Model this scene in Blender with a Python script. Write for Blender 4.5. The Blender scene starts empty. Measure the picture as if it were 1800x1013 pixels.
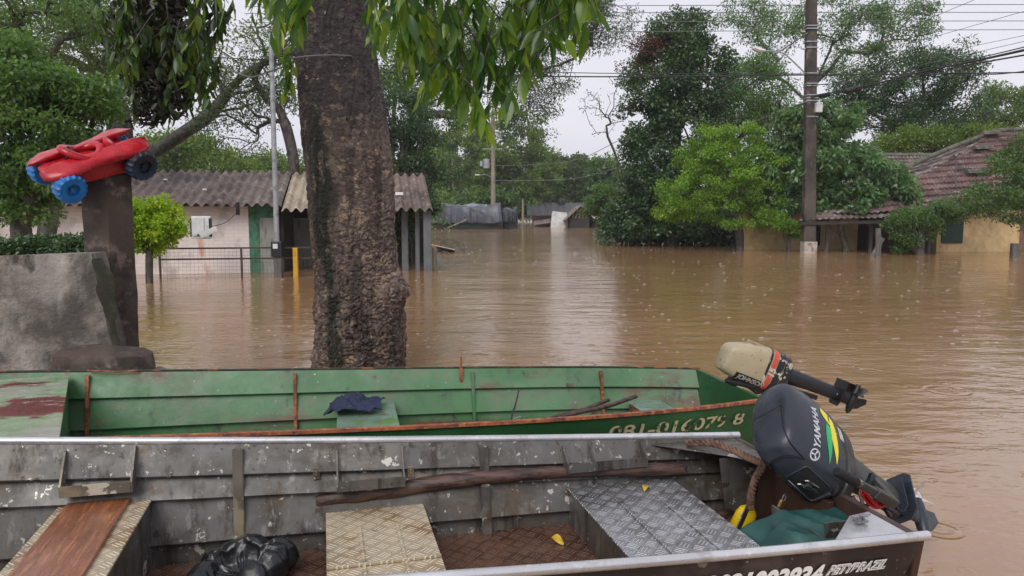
import bpy, bmesh, math, random
import numpy as np
from mathutils import Vector, Matrix
from mathutils.bvhtree import BVHTree
random.seed(7)
R = math.radians
SC = bpy.context.scene
COL = SC.collection
# ------------------------------------------------------------------ camera
TH = R(5.76); CH = 1.75; F = 1300.0
cd = bpy.data.cameras.new('camera'); cam = bpy.data.objects.new('camera', cd); COL.objects.link(cam)
cam.location = (0, 0, CH); cam.rotation_euler = (R(90) - TH, 0, 0)
cd.sensor_width = 36; cd.lens = 26; cd.clip_start = .05; cd.clip_end = 1500
SC.camera = cam
# ------------------------------------------------------------------ world: overcast sky
wd = bpy.data.worlds.new('World'); SC.world = wd; wd.use_nodes = True
wn = wd.node_tree; wn.nodes.clear()
SUN_EL, SUN_AZ = R(42), R(200)
_o = wn.nodes.new('ShaderNodeOutputWorld'); _b = wn.nodes.new('ShaderNodeBackground')
_s = wn.nodes.new('ShaderNodeTexSky'); _s.sky_type = 'NISHITA'; _s.sun_disc = False
_s.sun_elevation = SUN_EL; _s.sun_rotation = SUN_AZ; _s.dust_density = 4; _s.air_density = 1.5
_h = wn.nodes.new('ShaderNodeHueSaturation'); _h.inputs['Saturation'].default_value = .25
_t = wn.nodes.new('ShaderNodeTexCoord'); _mp = wn.nodes.new('ShaderNodeMapping'); _mp.inputs['Scale'].default_value = (1, 1, 3.5)
_n = wn.nodes.new('ShaderNodeTexNoise'); _n.inputs['Scale'].default_value = 1.6; _n.inputs['Detail'].default_value = 4
_r = wn.nodes.new('ShaderNodeValToRGB')
_r.color_ramp.elements[0].position = .3; _r.color_ramp.elements[0].color = (6.1, 6.1, 6.9, 1)
_r.color_ramp.elements[1].position = .75; _r.color_ramp.elements[1].color = (7.4, 7.3, 8.0, 1)
_m = wn.nodes.new('ShaderNodeMixRGB'); _m.inputs[0].default_value = .88
L = wn.links
L.new(_t.outputs['Generated'], _mp.inputs[0]); L.new(_mp.outputs[0], _n.inputs['Vector']); L.new(_n.outputs[0], _r.inputs[0])
L.new(_s.outputs[0], _h.inputs['Color']); L.new(_h.outputs[0], _m.inputs[1]); L.new(_r.outputs[0], _m.inputs[2])
L.new(_m.outputs[0], _b.inputs[0]); L.new(_b.outputs[0], _o.inputs[0])
_b.inputs[1].default_value = .100
# ------------------------------------------------------------------ sun (overcast)
sd = bpy.data.lights.new('sun', 'SUN'); sun = bpy.data.objects.new('sun', sd); COL.objects.link(sun)
sd.energy = 1.5; sd.angle = R(35); sd.color = (1, .97, .93)
sun.rotation_euler = (R(90) - SUN_EL, 0, R(180) - SUN_AZ + R(0)); sun.location = (0, 0, 30)
SC.view_settings.view_transform = 'Standard'; SC.view_settings.look = 'None'
SC.view_settings.exposure = 0.36; SC.view_settings.gamma = 1
try:
    SC.cycles.use_denoising = True; SC.cycles.max_bounces = 6; SC.cycles.transparent_max_bounces = 8
    SC.cycles.diffuse_bounces = 3; SC.cycles.glossy_bounces = 3; SC.cycles.volume_bounces = 0
    SC.cycles.sample_clamp_indirect = 6
except Exception: pass

# ------------------------------------------------------------------ picture ray -> world
def P(px, py, z=None, Y=None):
    a = (px - 900) / F; b = -(py - 506.5) / F
    d = Vector((a, math.cos(TH) + b * math.sin(TH), -math.sin(TH) + b * math.cos(TH)))
    t = (z - CH) / d.z if z is not None else Y / d.y
    return Vector((0, 0, CH)) + t * d

# ------------------------------------------------------------------ node helper
class S:
    def __init__(s, nt, v): s.nt = nt; s.v = v
    def _op(s, op, *o, clamp=False):
        n = s.nt.nodes.new('ShaderNodeMath'); n.operation = op; n.use_clamp = clamp
        for i, a in enumerate((s,) + o):
            a = a.v if isinstance(a, S) else a
            if isinstance(a, (int, float)): n.inputs[i].default_value = a
            else: s.nt.links.new(a, n.inputs[i])
        return S(s.nt, n.outputs[0])
    def __add__(s, o): return s._op('ADD', o)
    def __sub__(s, o): return s._op('SUBTRACT', o)
    def __mul__(s, o): return s._op('MULTIPLY', o)
    def __truediv__(s, o): return s._op('DIVIDE', o)
    def sin(s): return s._op('SINE')
    def abs(s): return s._op('ABSOLUTE')
    def floor(s): return s._op('FLOOR')
    def frac(s): return s._op('FRACT')
    def lt(s, o): return s._op('LESS_THAN', o)
    def gt(s, o): return s._op('GREATER_THAN', o)
    def mx(s, o): return s._op('MAXIMUM', o)
    def mn(s, o): return s._op('MINIMUM', o)
    def pw(s, o): return s._op('POWER', o)
    def mod(s, o): return s._op('MODULO', o)
    def rng(s, a, b, c=0., d=1.):
        n = s.nt.nodes.new('ShaderNodeMapRange'); n.clamp = True; n.interpolation_type = 'SMOOTHSTEP'
        s.nt.links.new(s.v, n.inputs[0])
        for i, q in enumerate((a, b, c, d)): n.inputs[i + 1].default_value = q
        return S(s.nt, n.outputs[0])

class MatB:
    def __init__(s, name):
        s.m = bpy.data.materials.new(name); s.m.use_nodes = True; s.nt = s.m.node_tree; s.nt.nodes.clear()
        s.out = s.nt.nodes.new('ShaderNodeOutputMaterial'); s.b = s.nt.nodes.new('ShaderNodeBsdfPrincipled')
        s.nt.links.new(s.b.outputs[0], s.out.inputs[0])
        s.tc = s.nt.nodes.new('ShaderNodeTexCoord'); s.h = None
    def co(s, kind='Object', scale=(1, 1, 1), rot=(0, 0, 0)):
        n = s.nt.nodes.new('ShaderNodeMapping'); n.inputs['Scale'].default_value = scale; n.inputs['Rotation'].default_value = rot
        s.nt.links.new(s.tc.outputs[kind], n.inputs[0]); return n.outputs[0]
    def xyz(s, kind='Object', scale=(1, 1, 1), rot=(0, 0, 0)):
        n = s.nt.nodes.new('ShaderNodeSeparateXYZ'); s.nt.links.new(s.co(kind, scale, rot), n.inputs[0])
        return [S(s.nt, n.outputs[i]) for i in range(3)]
    def noise(s, sc, det=5, rough=.6, stretch=(1, 1, 1), dist=0, kind='Object'):
        n = s.nt.nodes.new('ShaderNodeTexNoise'); n.inputs['Scale'].default_value = sc; n.inputs['Detail'].default_value = det
        n.inputs['Roughness'].default_value = rough; n.inputs['Distortion'].default_value = dist
        s.nt.links.new(s.co(kind, stretch), n.inputs['Vector']); return S(s.nt, n.outputs[0])
    def vor(s, sc, stretch=(1, 1, 1), feature='F1', kind='Object', out='Distance'):
        n = s.nt.nodes.new('ShaderNodeTexVoronoi'); n.feature = feature; n.inputs['Scale'].default_value = sc
        s.nt.links.new(s.co(kind, stretch), n.inputs['Vector']); return S(s.nt, n.outputs[out]), n
    def mix(s, f, a, b):
        n = s.nt.nodes.new('ShaderNodeMixRGB')
        f = f.v if isinstance(f, S) else f
        if isinstance(f, (int, float)): n.inputs[0].default_value = f
        else: s.nt.links.new(f, n.inputs[0])
        for i, c in ((1, a), (2, b)):
            if isinstance(c, (tuple, list)): n.inputs[i].default_value = (*c[:3], 1)
            else: s.nt.links.new(c, n.inputs[i])
        return n.outputs[0]
    def set(s, inp, v):
        if isinstance(v, S): v = v.v
        if isinstance(v, (int, float)): s.b.inputs[inp].default_value = v
        elif isinstance(v, (tuple, list)): s.b.inputs[inp].default_value = (*v[:3], 1)
        else: s.nt.links.new(v, s.b.inputs[inp])
        return s
    def bump(s, h, strength=.5, dist=.01):
        n = s.nt.nodes.new('ShaderNodeBump'); n.inputs['Strength'].default_value = strength; n.inputs['Distance'].default_value = dist
        s.nt.links.new(h.v, n.inputs['Height'])
        if s.h is not None: s.nt.links.new(s.h, n.inputs['Normal'])
        s.h = n.outputs[0]; s.nt.links.new(s.h, s.b.inputs['Normal']); return s

def M(name, base, rough=.6, metal=0., layers=(), bumps=(), spec=.5, rvar=.15):
    """painted/worn surface: layers = (colour, scale, lo, hi[, stretch])"""
    k = MatB(name); c = base
    for ly in layers:
        st = ly[4] if len(ly) > 4 else (1, 1, 1)
        f = k.noise(ly[1], 6, .65, st).rng(ly[2], ly[3])
        c = k.mix(f, c, ly[0])
    v = k.noise(2.3, 3).rng(.3, .7, .86, 1.12)
    n = k.nt.nodes.new('ShaderNodeVectorMath'); n.operation = 'SCALE'
    if isinstance(c, tuple): n.inputs[0].default_value = c[:3]
    else: k.nt.links.new(c, n.inputs[0])
    k.nt.links.new(v.v, n.inputs['Scale'])
    k.set('Base Color', n.outputs[0])
    k.set('Roughness', k.noise(9, 4).rng(.25, .75, max(.03, rough - rvar), min(1, rough + rvar)))
    k.set('Metallic', metal); k.b.inputs['Specular IOR Level'].default_value = spec
    for b in bumps:
        st = b[3] if len(b) > 3 else (1, 1, 1)
        k.bump(k.noise(b[0], 6, .65, st), b[1], b[2])
    return k.m

# ------------------------------------------------------------------ mesh helpers
def fast_mesh(name, V, Fc):
    V = np.asarray(V, np.float32); Fc = np.asarray(Fc, np.int32)
    me = bpy.data.meshes.new(name); me.vertices.add(len(V)); me.vertices.foreach_set('co', V.ravel())
    k = Fc.shape[1]; me.loops.add(Fc.size); me.loops.foreach_set('vertex_index', Fc.ravel())
    me.polygons.add(len(Fc)); me.polygons.foreach_set('loop_start', np.arange(0, Fc.size, k, dtype=np.int32))
    try: me.polygons.foreach_set('loop_total', np.full(len(Fc), k, np.int32))
    except Exception: pass
    me.update(calc_edges=True); return me

def link(name, me, mat, parent=None, smooth=False, label=None):
    o = bpy.data.objects.new(name, me); COL.objects.link(o)
    if mat is not None:
        for m in (mat if isinstance(mat, (list, tuple)) else [mat]): me.materials.append(m)
    if smooth: me.polygons.foreach_set('use_smooth', [True] * len(me.polygons))
    if parent is not None: o.parent = parent
    if label: o['label'] = label
    return o

def tag(o, label, cat, group=None, kind=None):
    o['label'] = label; o['category'] = cat
    if group: o['group'] = group
    if kind: o['kind'] = kind
    return o

def thing(name, loc, rz, label, cat, group=None):
    o = bpy.data.objects.new(name, None); COL.objects.link(o); o.empty_display_size = .1
    o.location = loc; o.rotation_euler = (0, 0, rz)
    return tag(o, label, cat, group)

class MB:
    def __init__(s): s.v = []; s.f = []
    def add(s, V, Fc):
        o = len(s.v); s.v += [tuple(map(float, v)) for v in V]; s.f += [tuple(int(i) + o for i in f) for f in Fc]; return s
    def box(s, c, d, rot=None, taper=1.):
        V = []
        for z in (-1, 1):
            t = taper if z > 0 else 1
            for x, y in ((-1, -1), (1, -1), (1, 1), (-1, 1)):
                p = Vector((x * d[0] / 2 * t, y * d[1] / 2 * t, z * d[2] / 2))
                if rot is not None: p = rot @ p
                V.append(p + Vector(c))
        return s.add(V, [(3, 2, 1, 0), (4, 5, 6, 7), (0, 1, 5, 4), (1, 2, 6, 5), (2, 3, 7, 6), (3, 0, 4, 7)])
    def bar(s, a, b, w, h, up=(0, 0, 1)):
        a = Vector(a); b = Vector(b); d = (b - a).normalized(); u = Vector(up)
        x = d.cross(u)
        if x.length < 1e-4: x = d.cross(Vector((1, 0, 0)))
        x.normalize(); u = x.cross(d).normalized(); V = []
        for p in (a, b):
            for i, j in ((-1, -1), (1, -1), (1, 1), (-1, 1)): V.append(p + x * w / 2 * i + u * h / 2 * j)
        return s.add(V, [(3, 2, 1, 0), (4, 5, 6, 7), (0, 1, 5, 4), (1, 2, 6, 5), (2, 3, 7, 6), (3, 0, 4, 7)])
    def tube(s, pts, rad, n=8, cap=True):
        pts = [Vector(p) for p in pts]; m = len(pts)
        if isinstance(rad, (int, float)): rad = [rad] * m
        V = []; prev = None
        for i, p in enumerate(pts):
            d = (pts[min(i + 1, m - 1)] - pts[max(i - 1, 0)])
            d = d.normalized() if d.length > 1e-9 else Vector((0, 0, 1))
            if prev is None:
                prev = d.cross(Vector((0, 0, 1)))
                if prev.length < .05: prev = d.cross(Vector((1, 0, 0)))
            prev = prev - d * prev.dot(d)
            prev.normalize(); w = d.cross(prev)
            for k in range(n):
                a = 2 * math.pi * k / n; V.append(p + (prev * math.cos(a) + w * math.sin(a)) * rad[i])
        Fc = [(i * n + k, i * n + (k + 1) % n, (i + 1) * n + (k + 1) % n, (i + 1) * n + k) for i in range(m - 1) for k in range(n)]
        if cap: Fc += [tuple(range(n - 1, -1, -1)), tuple((m - 1) * n + k for k in range(n))]
        return s.add(V, Fc)
    def grid(s, fn, nu, nv, closeu=False, flip=False):
        V = [fn(i / nu, j / nv) for j in range(nv + 1) for i in range(nu + (0 if closeu else 1))]
        w = nu if closeu else nu + 1
        Fc = []
        for j in range(nv):
            for i in range(nu):
                a, b = j * w + i, j * w + (i + 1) % w
                q = (a, b, b + w, a + w); Fc.append(q[::-1] if flip else q)
        return s.add(V, Fc)
    def loft(s, secs, cap=True):
        n = len(secs[0]); V = [p for sc in secs for p in sc]
        Fc = [(i * n + k, i * n + (k + 1) % n, (i + 1) * n + (k + 1) % n, (i + 1) * n + k) for i in range(len(secs) - 1) for k in range(n)]
        if cap: Fc += [tuple(range(n - 1, -1, -1)), tuple((len(secs) - 1) * n + k for k in range(n))]
        return s.add(V, Fc)
    def prism(s, pts, z0, z1, ax=2):
        """extrude polygon (2D pts) along axis ax"""
        def mk(p, z): return {2: (p[0], p[1], z), 1: (p[0], z, p[1]), 0: (z, p[0], p[1])}[ax]
        n = len(pts); V = [mk(p, z0) for p in pts] + [mk(p, z1) for p in pts]
        return s.add(V, [tuple(range(n - 1, -1, -1)), tuple(range(n, 2 * n))] + [(i, (i + 1) % n, n + (i + 1) % n, n + i) for i in range(n)])
    def xf(s, mtx):
        s.v = [tuple(mtx @ Vector(v)) for v in s.v]; return s
    def build(s, name, mat, parent=None, smooth=False, label=None, bevel=0, sub=0, autos=None, recalc=True):
        me = bpy.data.meshes.new(name); me.from_pydata(s.v, [], s.f)
        if recalc or bevel or sub:
            bm = bmesh.new(); bm.from_mesh(me)
            bmesh.ops.recalc_face_normals(bm, faces=bm.faces)
            bm.to_mesh(me); bm.free()
        o = link(name, me, mat, parent, smooth, label)
        if bevel:
            b = o.modifiers.new('b', 'BEVEL'); b.width = bevel; b.segments = 2; b.limit_method = 'ANGLE'; b.angle_limit = R(35)
        if sub:
            b = o.modifiers.new('s', 'SUBSURF'); b.levels = sub; b.render_levels = sub
        if autos:
            me.polygons.foreach_set('use_smooth', [True] * len(me.polygons))
            try: me.set_sharp_from_angle(angle=R(autos))
            except Exception: pass
        return o

def thick(fn, nu, nv, t):
    """sheet with thickness t (downwards) from fn(u,v)->xyz"""
    m = MB(); m.grid(fn, nu, nv); off = len(m.v)
    m.v += [(x, y, z - t) for x, y, z in m.v[:off]]
    m.f += [tuple(i + off for i in f[::-1]) for f in m.f[:nu * nv]]
    w = nu + 1
    edge = [i for i in range(w)] + [j * w + nu for j in range(1, nv + 1)] + [nv * w + i for i in range(nu - 1, -1, -1)] + [j * w for j in range(nv - 1, 0, -1)]
    for a, b in zip(edge, edge[1:] + edge[:1]): m.f.append((a, b, b + off, a + off))
    return m

# ---- numpy noise
def _h3(i, j, k, s=0):
    n = (i.astype(np.int64) * 374761393 + j.astype(np.int64) * 668265263 + k.astype(np.int64) * 1274126177 + s * 974711) & 0xffffffff
    n = ((n ^ (n >> 13)) * 1103515245) & 0xffffffff
    return ((n ^ (n >> 16)) & 0xffff) / 65535.
def vnoise(p, s=0):
    p = np.asarray(p, float); i = np.floor(p).astype(int); f = p - i; f = f * f * (3 - 2 * f); r = 0
    for dx in (0, 1):
        for dy in (0, 1):
            for dz in (0, 1):
                w = (f[:, 0] if dx else 1 - f[:, 0]) * (f[:, 1] if dy else 1 - f[:, 1]) * (f[:, 2] if dz else 1 - f[:, 2])
                r = r + w * _h3(i[:, 0] + dx, i[:, 1] + dy, i[:, 2] + dz, s)
    return r * 2 - 1
def fbm(p, oct=4, s=0):
    r = 0; a = .5; p = np.asarray(p, float)
    for o in range(oct): r = r + a * vnoise(p * 2 ** o, s + o); a *= .5
    return r
def worley(p, s=0):
    p = np.asarray(p, float); i = np.floor(p).astype(int); d1 = np.full(len(p), 9.); d2 = d1.copy(); idv = np.zeros(len(p))
    for dx in (-1, 0, 1):
        for dy in (-1, 0, 1):
            for dz in (-1, 0, 1):
                c = i + [dx, dy, dz]
                q = np.stack([_h3(c[:, 0], c[:, 1], c[:, 2], s + k) for k in (11, 12, 13)], 1) + c
                d = np.sqrt(((q - p) ** 2).sum(1)); h = _h3(c[:, 0], c[:, 1], c[:, 2], s + 14)
                near = d < d1; d2 = np.where(near, d1, np.minimum(d2, d)); idv = np.where(near, h, idv); d1 = np.where(near, d, d1)
    return d1, d2, idv

# ---- text -> flat mesh in x (right), z (up)
def text_geo(s, size, shear=0., bold=0., space=1., cuts=0):
    cu = bpy.data.curves.new('t', 'FONT'); cu.body = s; cu.size = size; cu.shear = shear; cu.offset = bold; cu.space_character = space
    ob = bpy.data.objects.new('t', cu); COL.objects.link(ob)
    bpy.context.view_layer.update()
    me = bpy.data.meshes.new_from_object(ob.evaluated_get(bpy.context.evaluated_depsgraph_get()))
    bpy.data.objects.remove(ob); bpy.data.curves.remove(cu)
    if cuts:
        bm = bmesh.new(); bm.from_mesh(me); bmesh.ops.triangulate(bm, faces=bm.faces)
        for _ in range(cuts):
            es = [e for e in bm.edges if e.calc_length() > size * .12]
            if es: bmesh.ops.subdivide_edges(bm, edges=es, cuts=1)
            bmesh.ops.triangulate(bm, faces=bm.faces)
        bm.to_mesh(me); bm.free()
    V = [(v.co.x, v.co.y) for v in me.vertices]; Fc = [tuple(p.vertices) for p in me.polygons]
    bpy.data.meshes.remove(me); return V, Fc
# =================================================================== materials
def water_mat():
    k = MatB('muddy_water')
    n = k.noise(.12, 3, .5)
    k.set('Base Color', k.mix(n.rng(.35, .65), (.29, .165, .078), (.34, .205, .105)))
    k.set('Roughness', .085); k.b.inputs['IOR'].default_value = 1.5; k.b.inputs['Specular IOR Level'].default_value = 1.0
    h = k.noise(.8, 4, .55, (1, 2.2, 1)) * 1.0
    k.bump(h, .5, .06)
    k.bump(k.noise(.13, 3, .5, (1, 1.8, 1)), .5, .12)
    k.bump(k.noise(4.5, 4, .6, (1, 1.6, 1)), .5, .014)
    # rain rings: each voronoi cell is one drop with a ring train of its own size
    for sc, amp, kk in ((1.1, .30, 62.), (2.0, .28, 60.), (3.3, .22, 58.)):
        d, vn = k.vor(sc); vn.inputs['Randomness'].default_value = 1
        s = k.nt.nodes.new('ShaderNodeSeparateXYZ'); k.nt.links.new(vn.outputs['Color'], s.inputs[0])
        r = S(k.nt, s.outputs[0]); g = S(k.nt, s.outputs[1])
        rad = r * .30 + .04
        dd = (d - rad).abs()
        env = dd.rng(0, .09, 1, 0)
        ring = (d * kk).sin() * env * g.rng(.35, .6)
        k.bump(ring, amp, .012)
    return k.m
MW = water_mat()
m_bed = M('bed_mud', (.16, .10, .06), .9, layers=[((.08, .06, .035), .8, .45, .6)], bumps=[(6, .5, .03)])
m_alu = M('worn_grey_alloy', (.132, .127, .120), .45, .45,
          layers=[((.078, .070, .060), 2.2, .42, .62), ((.18, .165, .145), 3.2, .55, .7), ((.075, .06, .045), 1.7, .58, .72, (1, 1, 2.5)), ((.12, .075, .04), 5, .62, .72),
                  ((.17, .155, .135), 1.1, .52, .66, (1, 1, 3)), ((.052, .042, .034), 3.4, .50, .66, (3, 3, .35)), ((.21, .20, .185), 5.5, .57, .68, (3.5, 3.5, .4)), ((.10, .07, .045), 2.4, .56, .68, (1, 1, 1.4)), ((.50, .48, .43), 7, .64, .655), ((.46, .44, .40), 24, .635, .655), ((.06, .045, .035), 13, .62, .66)], bumps=[(60, .15, .002), (3, .3, .01)])
m_alu2 = M('brown_stained_alloy', (.15, .135, .11), .5, .4,
           layers=[((.12, .095, .06), 2.0, .42, .6), ((.30, .25, .17), 4, .5, .62), ((.60, .55, .45), 7, .575, .6), ((.6, .57, .5), 26, .64, .67)], bumps=[(60, .15, .002)])
m_rail = M('bright_alloy_rail', (.62, .62, .64), .32, .7, layers=[((.42, .41, .40), 9, .5, .7, (1, 1, 1)), ((.8, .8, .8), 20, .6, .7)], bumps=[(40, .1, .002)])
m_black = M('scuffed_black_paint', (.018, .013, .014), .38, 0, layers=[((.06, .045, .04), 3, .5, .7), ((.22, .19, .16), 26, .655, .675), ((.16, .13, .11), 9, .64, .66)], bumps=[(30, .1, .002)])
m_white = M('worn_white_lettering', (.72, .72, .70), .5, 0, layers=[((.35, .34, .33), 40, .6, .7)])
m_whiteE = M('chipped_white_paint', (.70, .70, .68), .5, 0, layers=[((.2, .2, .2), 25, .6, .65)])
m_rust = M('rusty_red_paint', (.33, .095, .040), .7, 0, layers=[((.13, .045, .028), 9, .42, .6), ((.44, .16, .06), 30, .5, .65), ((.05, .035, .03), 22, .62, .68)], bumps=[(60, .3, .003)])
def green_mat(name, a, b, st):
    return M(name, a, .38, 0, layers=[(b, 1.3, .42, .62), (st, 2.6, .50, .72), ((.11, .072, .042), 2.6, .52, .66, (.45, 1, 1.5)), ((.045, .036, .026), 5, .585, .70, (1, 1, .5)),
             ((.28, .085, .035), 17, .655, .69), ((.42, .42, .38), 24, .675, .70)], bumps=[(3, .3, .012), (50, .15, .002)])
m_grn = green_mat('worn_green_paint_inside', (.050, .152, .055), (.088, .185, .095), (.115, .135, .075))
m_grnout = M('green_hull_paint', (.012, .072, .022), .38, 0, layers=[((.02, .10, .035), 2, .45, .6), ((.06, .05, .03), 6, .62, .7)], bumps=[(40, .1, .002), (3, .2, .01)])
m_grnseat = M('faded_green_seat', (.18, .27, .21), .3, 0, layers=[((.12, .22, .06), 3, .5, .65), ((.30, .38, .38), 2.3, .5, .65), ((.22, .09, .04), 8, .62, .68)], bumps=[(40, .1, .002)])
m_deckg = M('faded_bow_deck_paint', (.24, .33, .20), .3, 0, layers=[((.33, .33, .28), 2.6, .42, .55), ((.10, .30, .09), 3.5, .56, .66), ((.13, .018, .015), 1.9, .53, .60, (.6, 1, 1)), ((.5, .5, .47), 12, .62, .67, (.3, 1, 1))], bumps=[(30, .15, .003)])
def tread(name, base, dirt, metal, rough, dirtf, strength=.8):
    k = MatB(name); x, y, z = k.xyz('Object', (15.5, 15.5, 15.5), (0, 0, R(45)))
    px = (x.floor() + y.floor()).mod(2.).abs()
    fx = x.frac() - .5; fy = y.frac() - .5
    r = (fx * fx + fy * fy)
    def bars(a, b):
        m = (a * 4 * 3.14159 * 2).sin().rng(-.2, .7); e = b.abs().rng(.30, .42, 1, 0) * a.abs().rng(.36, .44, 1, 0); return m * e
    h = bars(fx, fy) * px + bars(fy, fx) * (px * -1 + 1)
    c = base
    f1 = k.noise(3.2, 5).rng(*dirtf); c = k.mix(f1, c, dirt)
    c = k.mix(k.noise(9, 5).rng(.5, .7), c, tuple(q * .62 for q in base))
    c = k.mix(h, tuple(q * .62 for q in base) if False else c, tuple(min(1, q * 1.75) for q in base))  # raised bars get a painted highlight: lighter base colour
    k.set('Base Color', c); k.set('Metallic', metal); k.set('Roughness', k.noise(7, 4).rng(.35, .65, rough - .14, rough + .12))
    k.bump(h, strength, .007); k.bump(k.noise(2.2, 3), .15, .02)
    return k.m
m_tread_wet = tread('wet_tread_plate', (.33, .33, .34), (.16, .155, .15), .65, .30, (.48, .66))
m_tread_tan = tread('muddy_tread_plate', (.42, .35, .25), (.25, .16, .08), .15, .45, (.46, .6), .7)
m_tread_floor = tread('brown_wet_floor_plate', (.115, .06, .04), (.055, .026, .018), .1, .22, (.42, .62), .8)
m_wood_dark = M('wet_dark_wood', (.095, .052, .038), .45, 0, layers=[((.03, .015, .012), 3, .4, .6, (1, 12, 12)), ((.11, .06, .045), 6, .55, .7, (.6, 14, 14))], bumps=[(9, .6, .006, (.5, 12, 12))])
m_ply = M('wet_plywood_board', (.24, .092, .045), .3, 0, layers=[((.17, .062, .03), 5, .4, .6, (6, .6, 1)), ((.10, .035, .02), 2.2, .68, .72), ((.42, .17, .075), 14, .5, .7, (8, .5, 1))], bumps=[(20, .15, .002, (10, 1, 1))])
m_oldwood = M('old_weathered_post_wood', (.13, .12, .115), .8, 0, layers=[((.06, .05, .045), 5, .45, .65, (4, 4, .4))], bumps=[(12, .5, .01, (4, 4, .4))])
m_brownwood = M('brown_transom_wood', (.055, .026, .018), .5, 0, layers=[((.05, .02, .015), 6, .45, .6, (8, 1, 1))], bumps=[(20, .3, .003)])
m_rope = M('brown_fibre_rope', (.17, .095, .06), .85, 0, layers=[((.08, .04, .03), 22, .45, .6)], bumps=[(160, .6, .003)])
m_cowl = M('dark_blue_grey_engine_paint', (.030, .036, .048), .30, .2, layers=[((.075, .083, .098), 2.1, .6, .75), ((.24, .25, .27), 55, .70, .72)], bumps=[(45, .05, .001)])
m_cowl2 = M('engine_shaft_grey', (.045, .049, .050), .42, .2, layers=[((.035, .037, .030), 3, .45, .6), ((.2, .2, .2), 50, .70, .72)], bumps=[(45, .1, .001)])
m_blackpl = M('black_engine_plastic', (.010, .010, .012), .4, 0, bumps=[(90, .2, .001)])
m_rubber = M('black_rubber_grip', (.008, .008, .009), .75, 0, bumps=[(150, .5, .002)])
m_steel = M('dull_steel', (.35, .35, .36), .35, .8, layers=[((.16, .13, .11), 20, .5, .6)])
m_brass = M('brass_padlock', (.38, .25, .09), .4, .8)
m_yel = M('yellow_decal', (.75, .62, .01), .35); m_grd = M('green_decal', (.005, .42, .12), .35); m_silver = M('silver_decal', (.60, .62, .65), .35, .3)
m_red = M('red_cord_plastic', (.50, .015, .02), .4); m_reddec = M('faded_red_decal', (.55, .075, .05), .5, 0, layers=[((.5, .45, .36), 30, .6, .64)])
m_yplastic = M('yellow_plastic_jug', (.78, .55, .01), .3, 0, layers=[((.5, .4, .2), 30, .6, .66)])
m_beige = M('worn_beige_cowl', (.40, .335, .215), .42, 0, layers=[((.27, .21, .12), 3.2, .48, .65), ((.55, .50, .39), 4, .55, .7), ((.12, .08, .04), 28, .64, .68)], bumps=[(30, .15, .002)])
m_blkdec = M('chipped_black_decal', (.014, .017, .022), .4, 0, layers=[((.50, .46, .36), 9, .60, .62)])
m_teal = M('wet_teal_cloth', (.012, .062, .056), .5, 0, layers=[((.022, .085, .075), 5, .45, .65)], bumps=[(14, .25, .01), (260, .2, .001)])
m_navy = M('wet_navy_cloth', (.010, .016, .045), .75, 0, layers=[((.018, .026, .07), 9, .45, .65)], bumps=[(300, .3, .001)])
m_bag = M('wet_black_vinyl', (.010, .011, .013), .30, 0, layers=[((.03, .033, .036), 6, .55, .7)], bumps=[(9, .5, .012), (60, .1, .002)], rvar=.1)
m_leafy = M('fallen_yellow_leaf', (.55, .36, .02), .5)
m_conc = M('stained_concrete', (.27, .235, .205), .85, 0, layers=[((.085, .075, .065), 1.6, .42, .6), ((.40, .37, .33), 2.2, .50, .72, (1, 1, .45)), ((.14, .12, .10), 6, .54, .68, (1, 1, .3)), ((.045, .04, .03), 2.4, .56, .66, (1, 1, .5))], bumps=[(9, .6, .03), (26, .8, .015), (90, .7, .005)])
m_concD = M('dark_wet_concrete', (.085, .060, .048), .8, 0, layers=[((.035, .027, .022), 2.2, .42, .6), ((.16, .12, .10), 5, .55, .68), ((.3, .28, .26), 40, .70, .74)], bumps=[(20, .5, .012), (90, .5, .004)])
m_moss = M('black_moss_on_concrete', (.022, .02, .013), .95, 0, layers=[((.04, .045, .02), 9, .5, .65)], bumps=[(40, .8, .01)])
m_redpl = M('red_toy_plastic', (.46, .010, .022), .28, 0, layers=[((.30, .008, .015), 4, .5, .65), ((.62, .08, .09), 3, .62, .75)])
m_bluepl = M('blue_toy_plastic', (.012, .17, .50), .45, 0, layers=[((.02, .09, .25), 4, .45, .62)])
m_bluedk = M('dark_blue_toy_plastic', (.016, .05, .12), .5, 0, layers=[((.012, .016, .028), 3, .4, .55)])  # darker, duller blue for the near rear wheel
m_brickw = None
def brick_mat(name, a, b, mortar, sc=3.2):
    k = MatB(name); n = k.nt.nodes.new('ShaderNodeTexBrick'); n.inputs['Scale'].default_value = sc
    sx = k.nt.nodes.new('ShaderNodeSeparateXYZ'); k.nt.links.new(k.tc.outputs['Object'], sx.inputs[0])
    cb = k.nt.nodes.new('ShaderNodeCombineXYZ'); k.nt.links.new(sx.outputs[0], cb.inputs[0]); k.nt.links.new(sx.outputs[2], cb.inputs[1])
    k.nt.links.new(cb.outputs[0], n.inputs['Vector']); n.inputs['Color1'].default_value = (*a, 1); n.inputs['Color2'].default_value = (*b, 1)
    n.inputs['Mortar'].default_value = (*mortar, 1); n.inputs['Mortar Size'].default_value = .012; n.inputs['Brick Width'].default_value = .9; n.inputs['Row Height'].default_value = .34
    c = n.outputs[0]
    c = k.mix(k.noise(1.1, 5).rng(.48, .66), c, tuple(q * .62 for q in a))
    c = k.mix(k.noise(2.0, 5, .6, (1, 1, .4)).rng(.58, .7), c, (a[0] * .8, a[1] * .45, a[2] * .4))
    k.set('Base Color', c); k.set('Roughness', .8); k.bump(S(k.nt, n.outputs[1]) * -1, .3, .01); k.bump(k.noise(30, 4), .3, .006); return k.m
m_brickw = brick_mat('whitewashed_block_wall', (.78, .70, .66), (.74, .66, .62), (.58, .50, .46))
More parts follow.
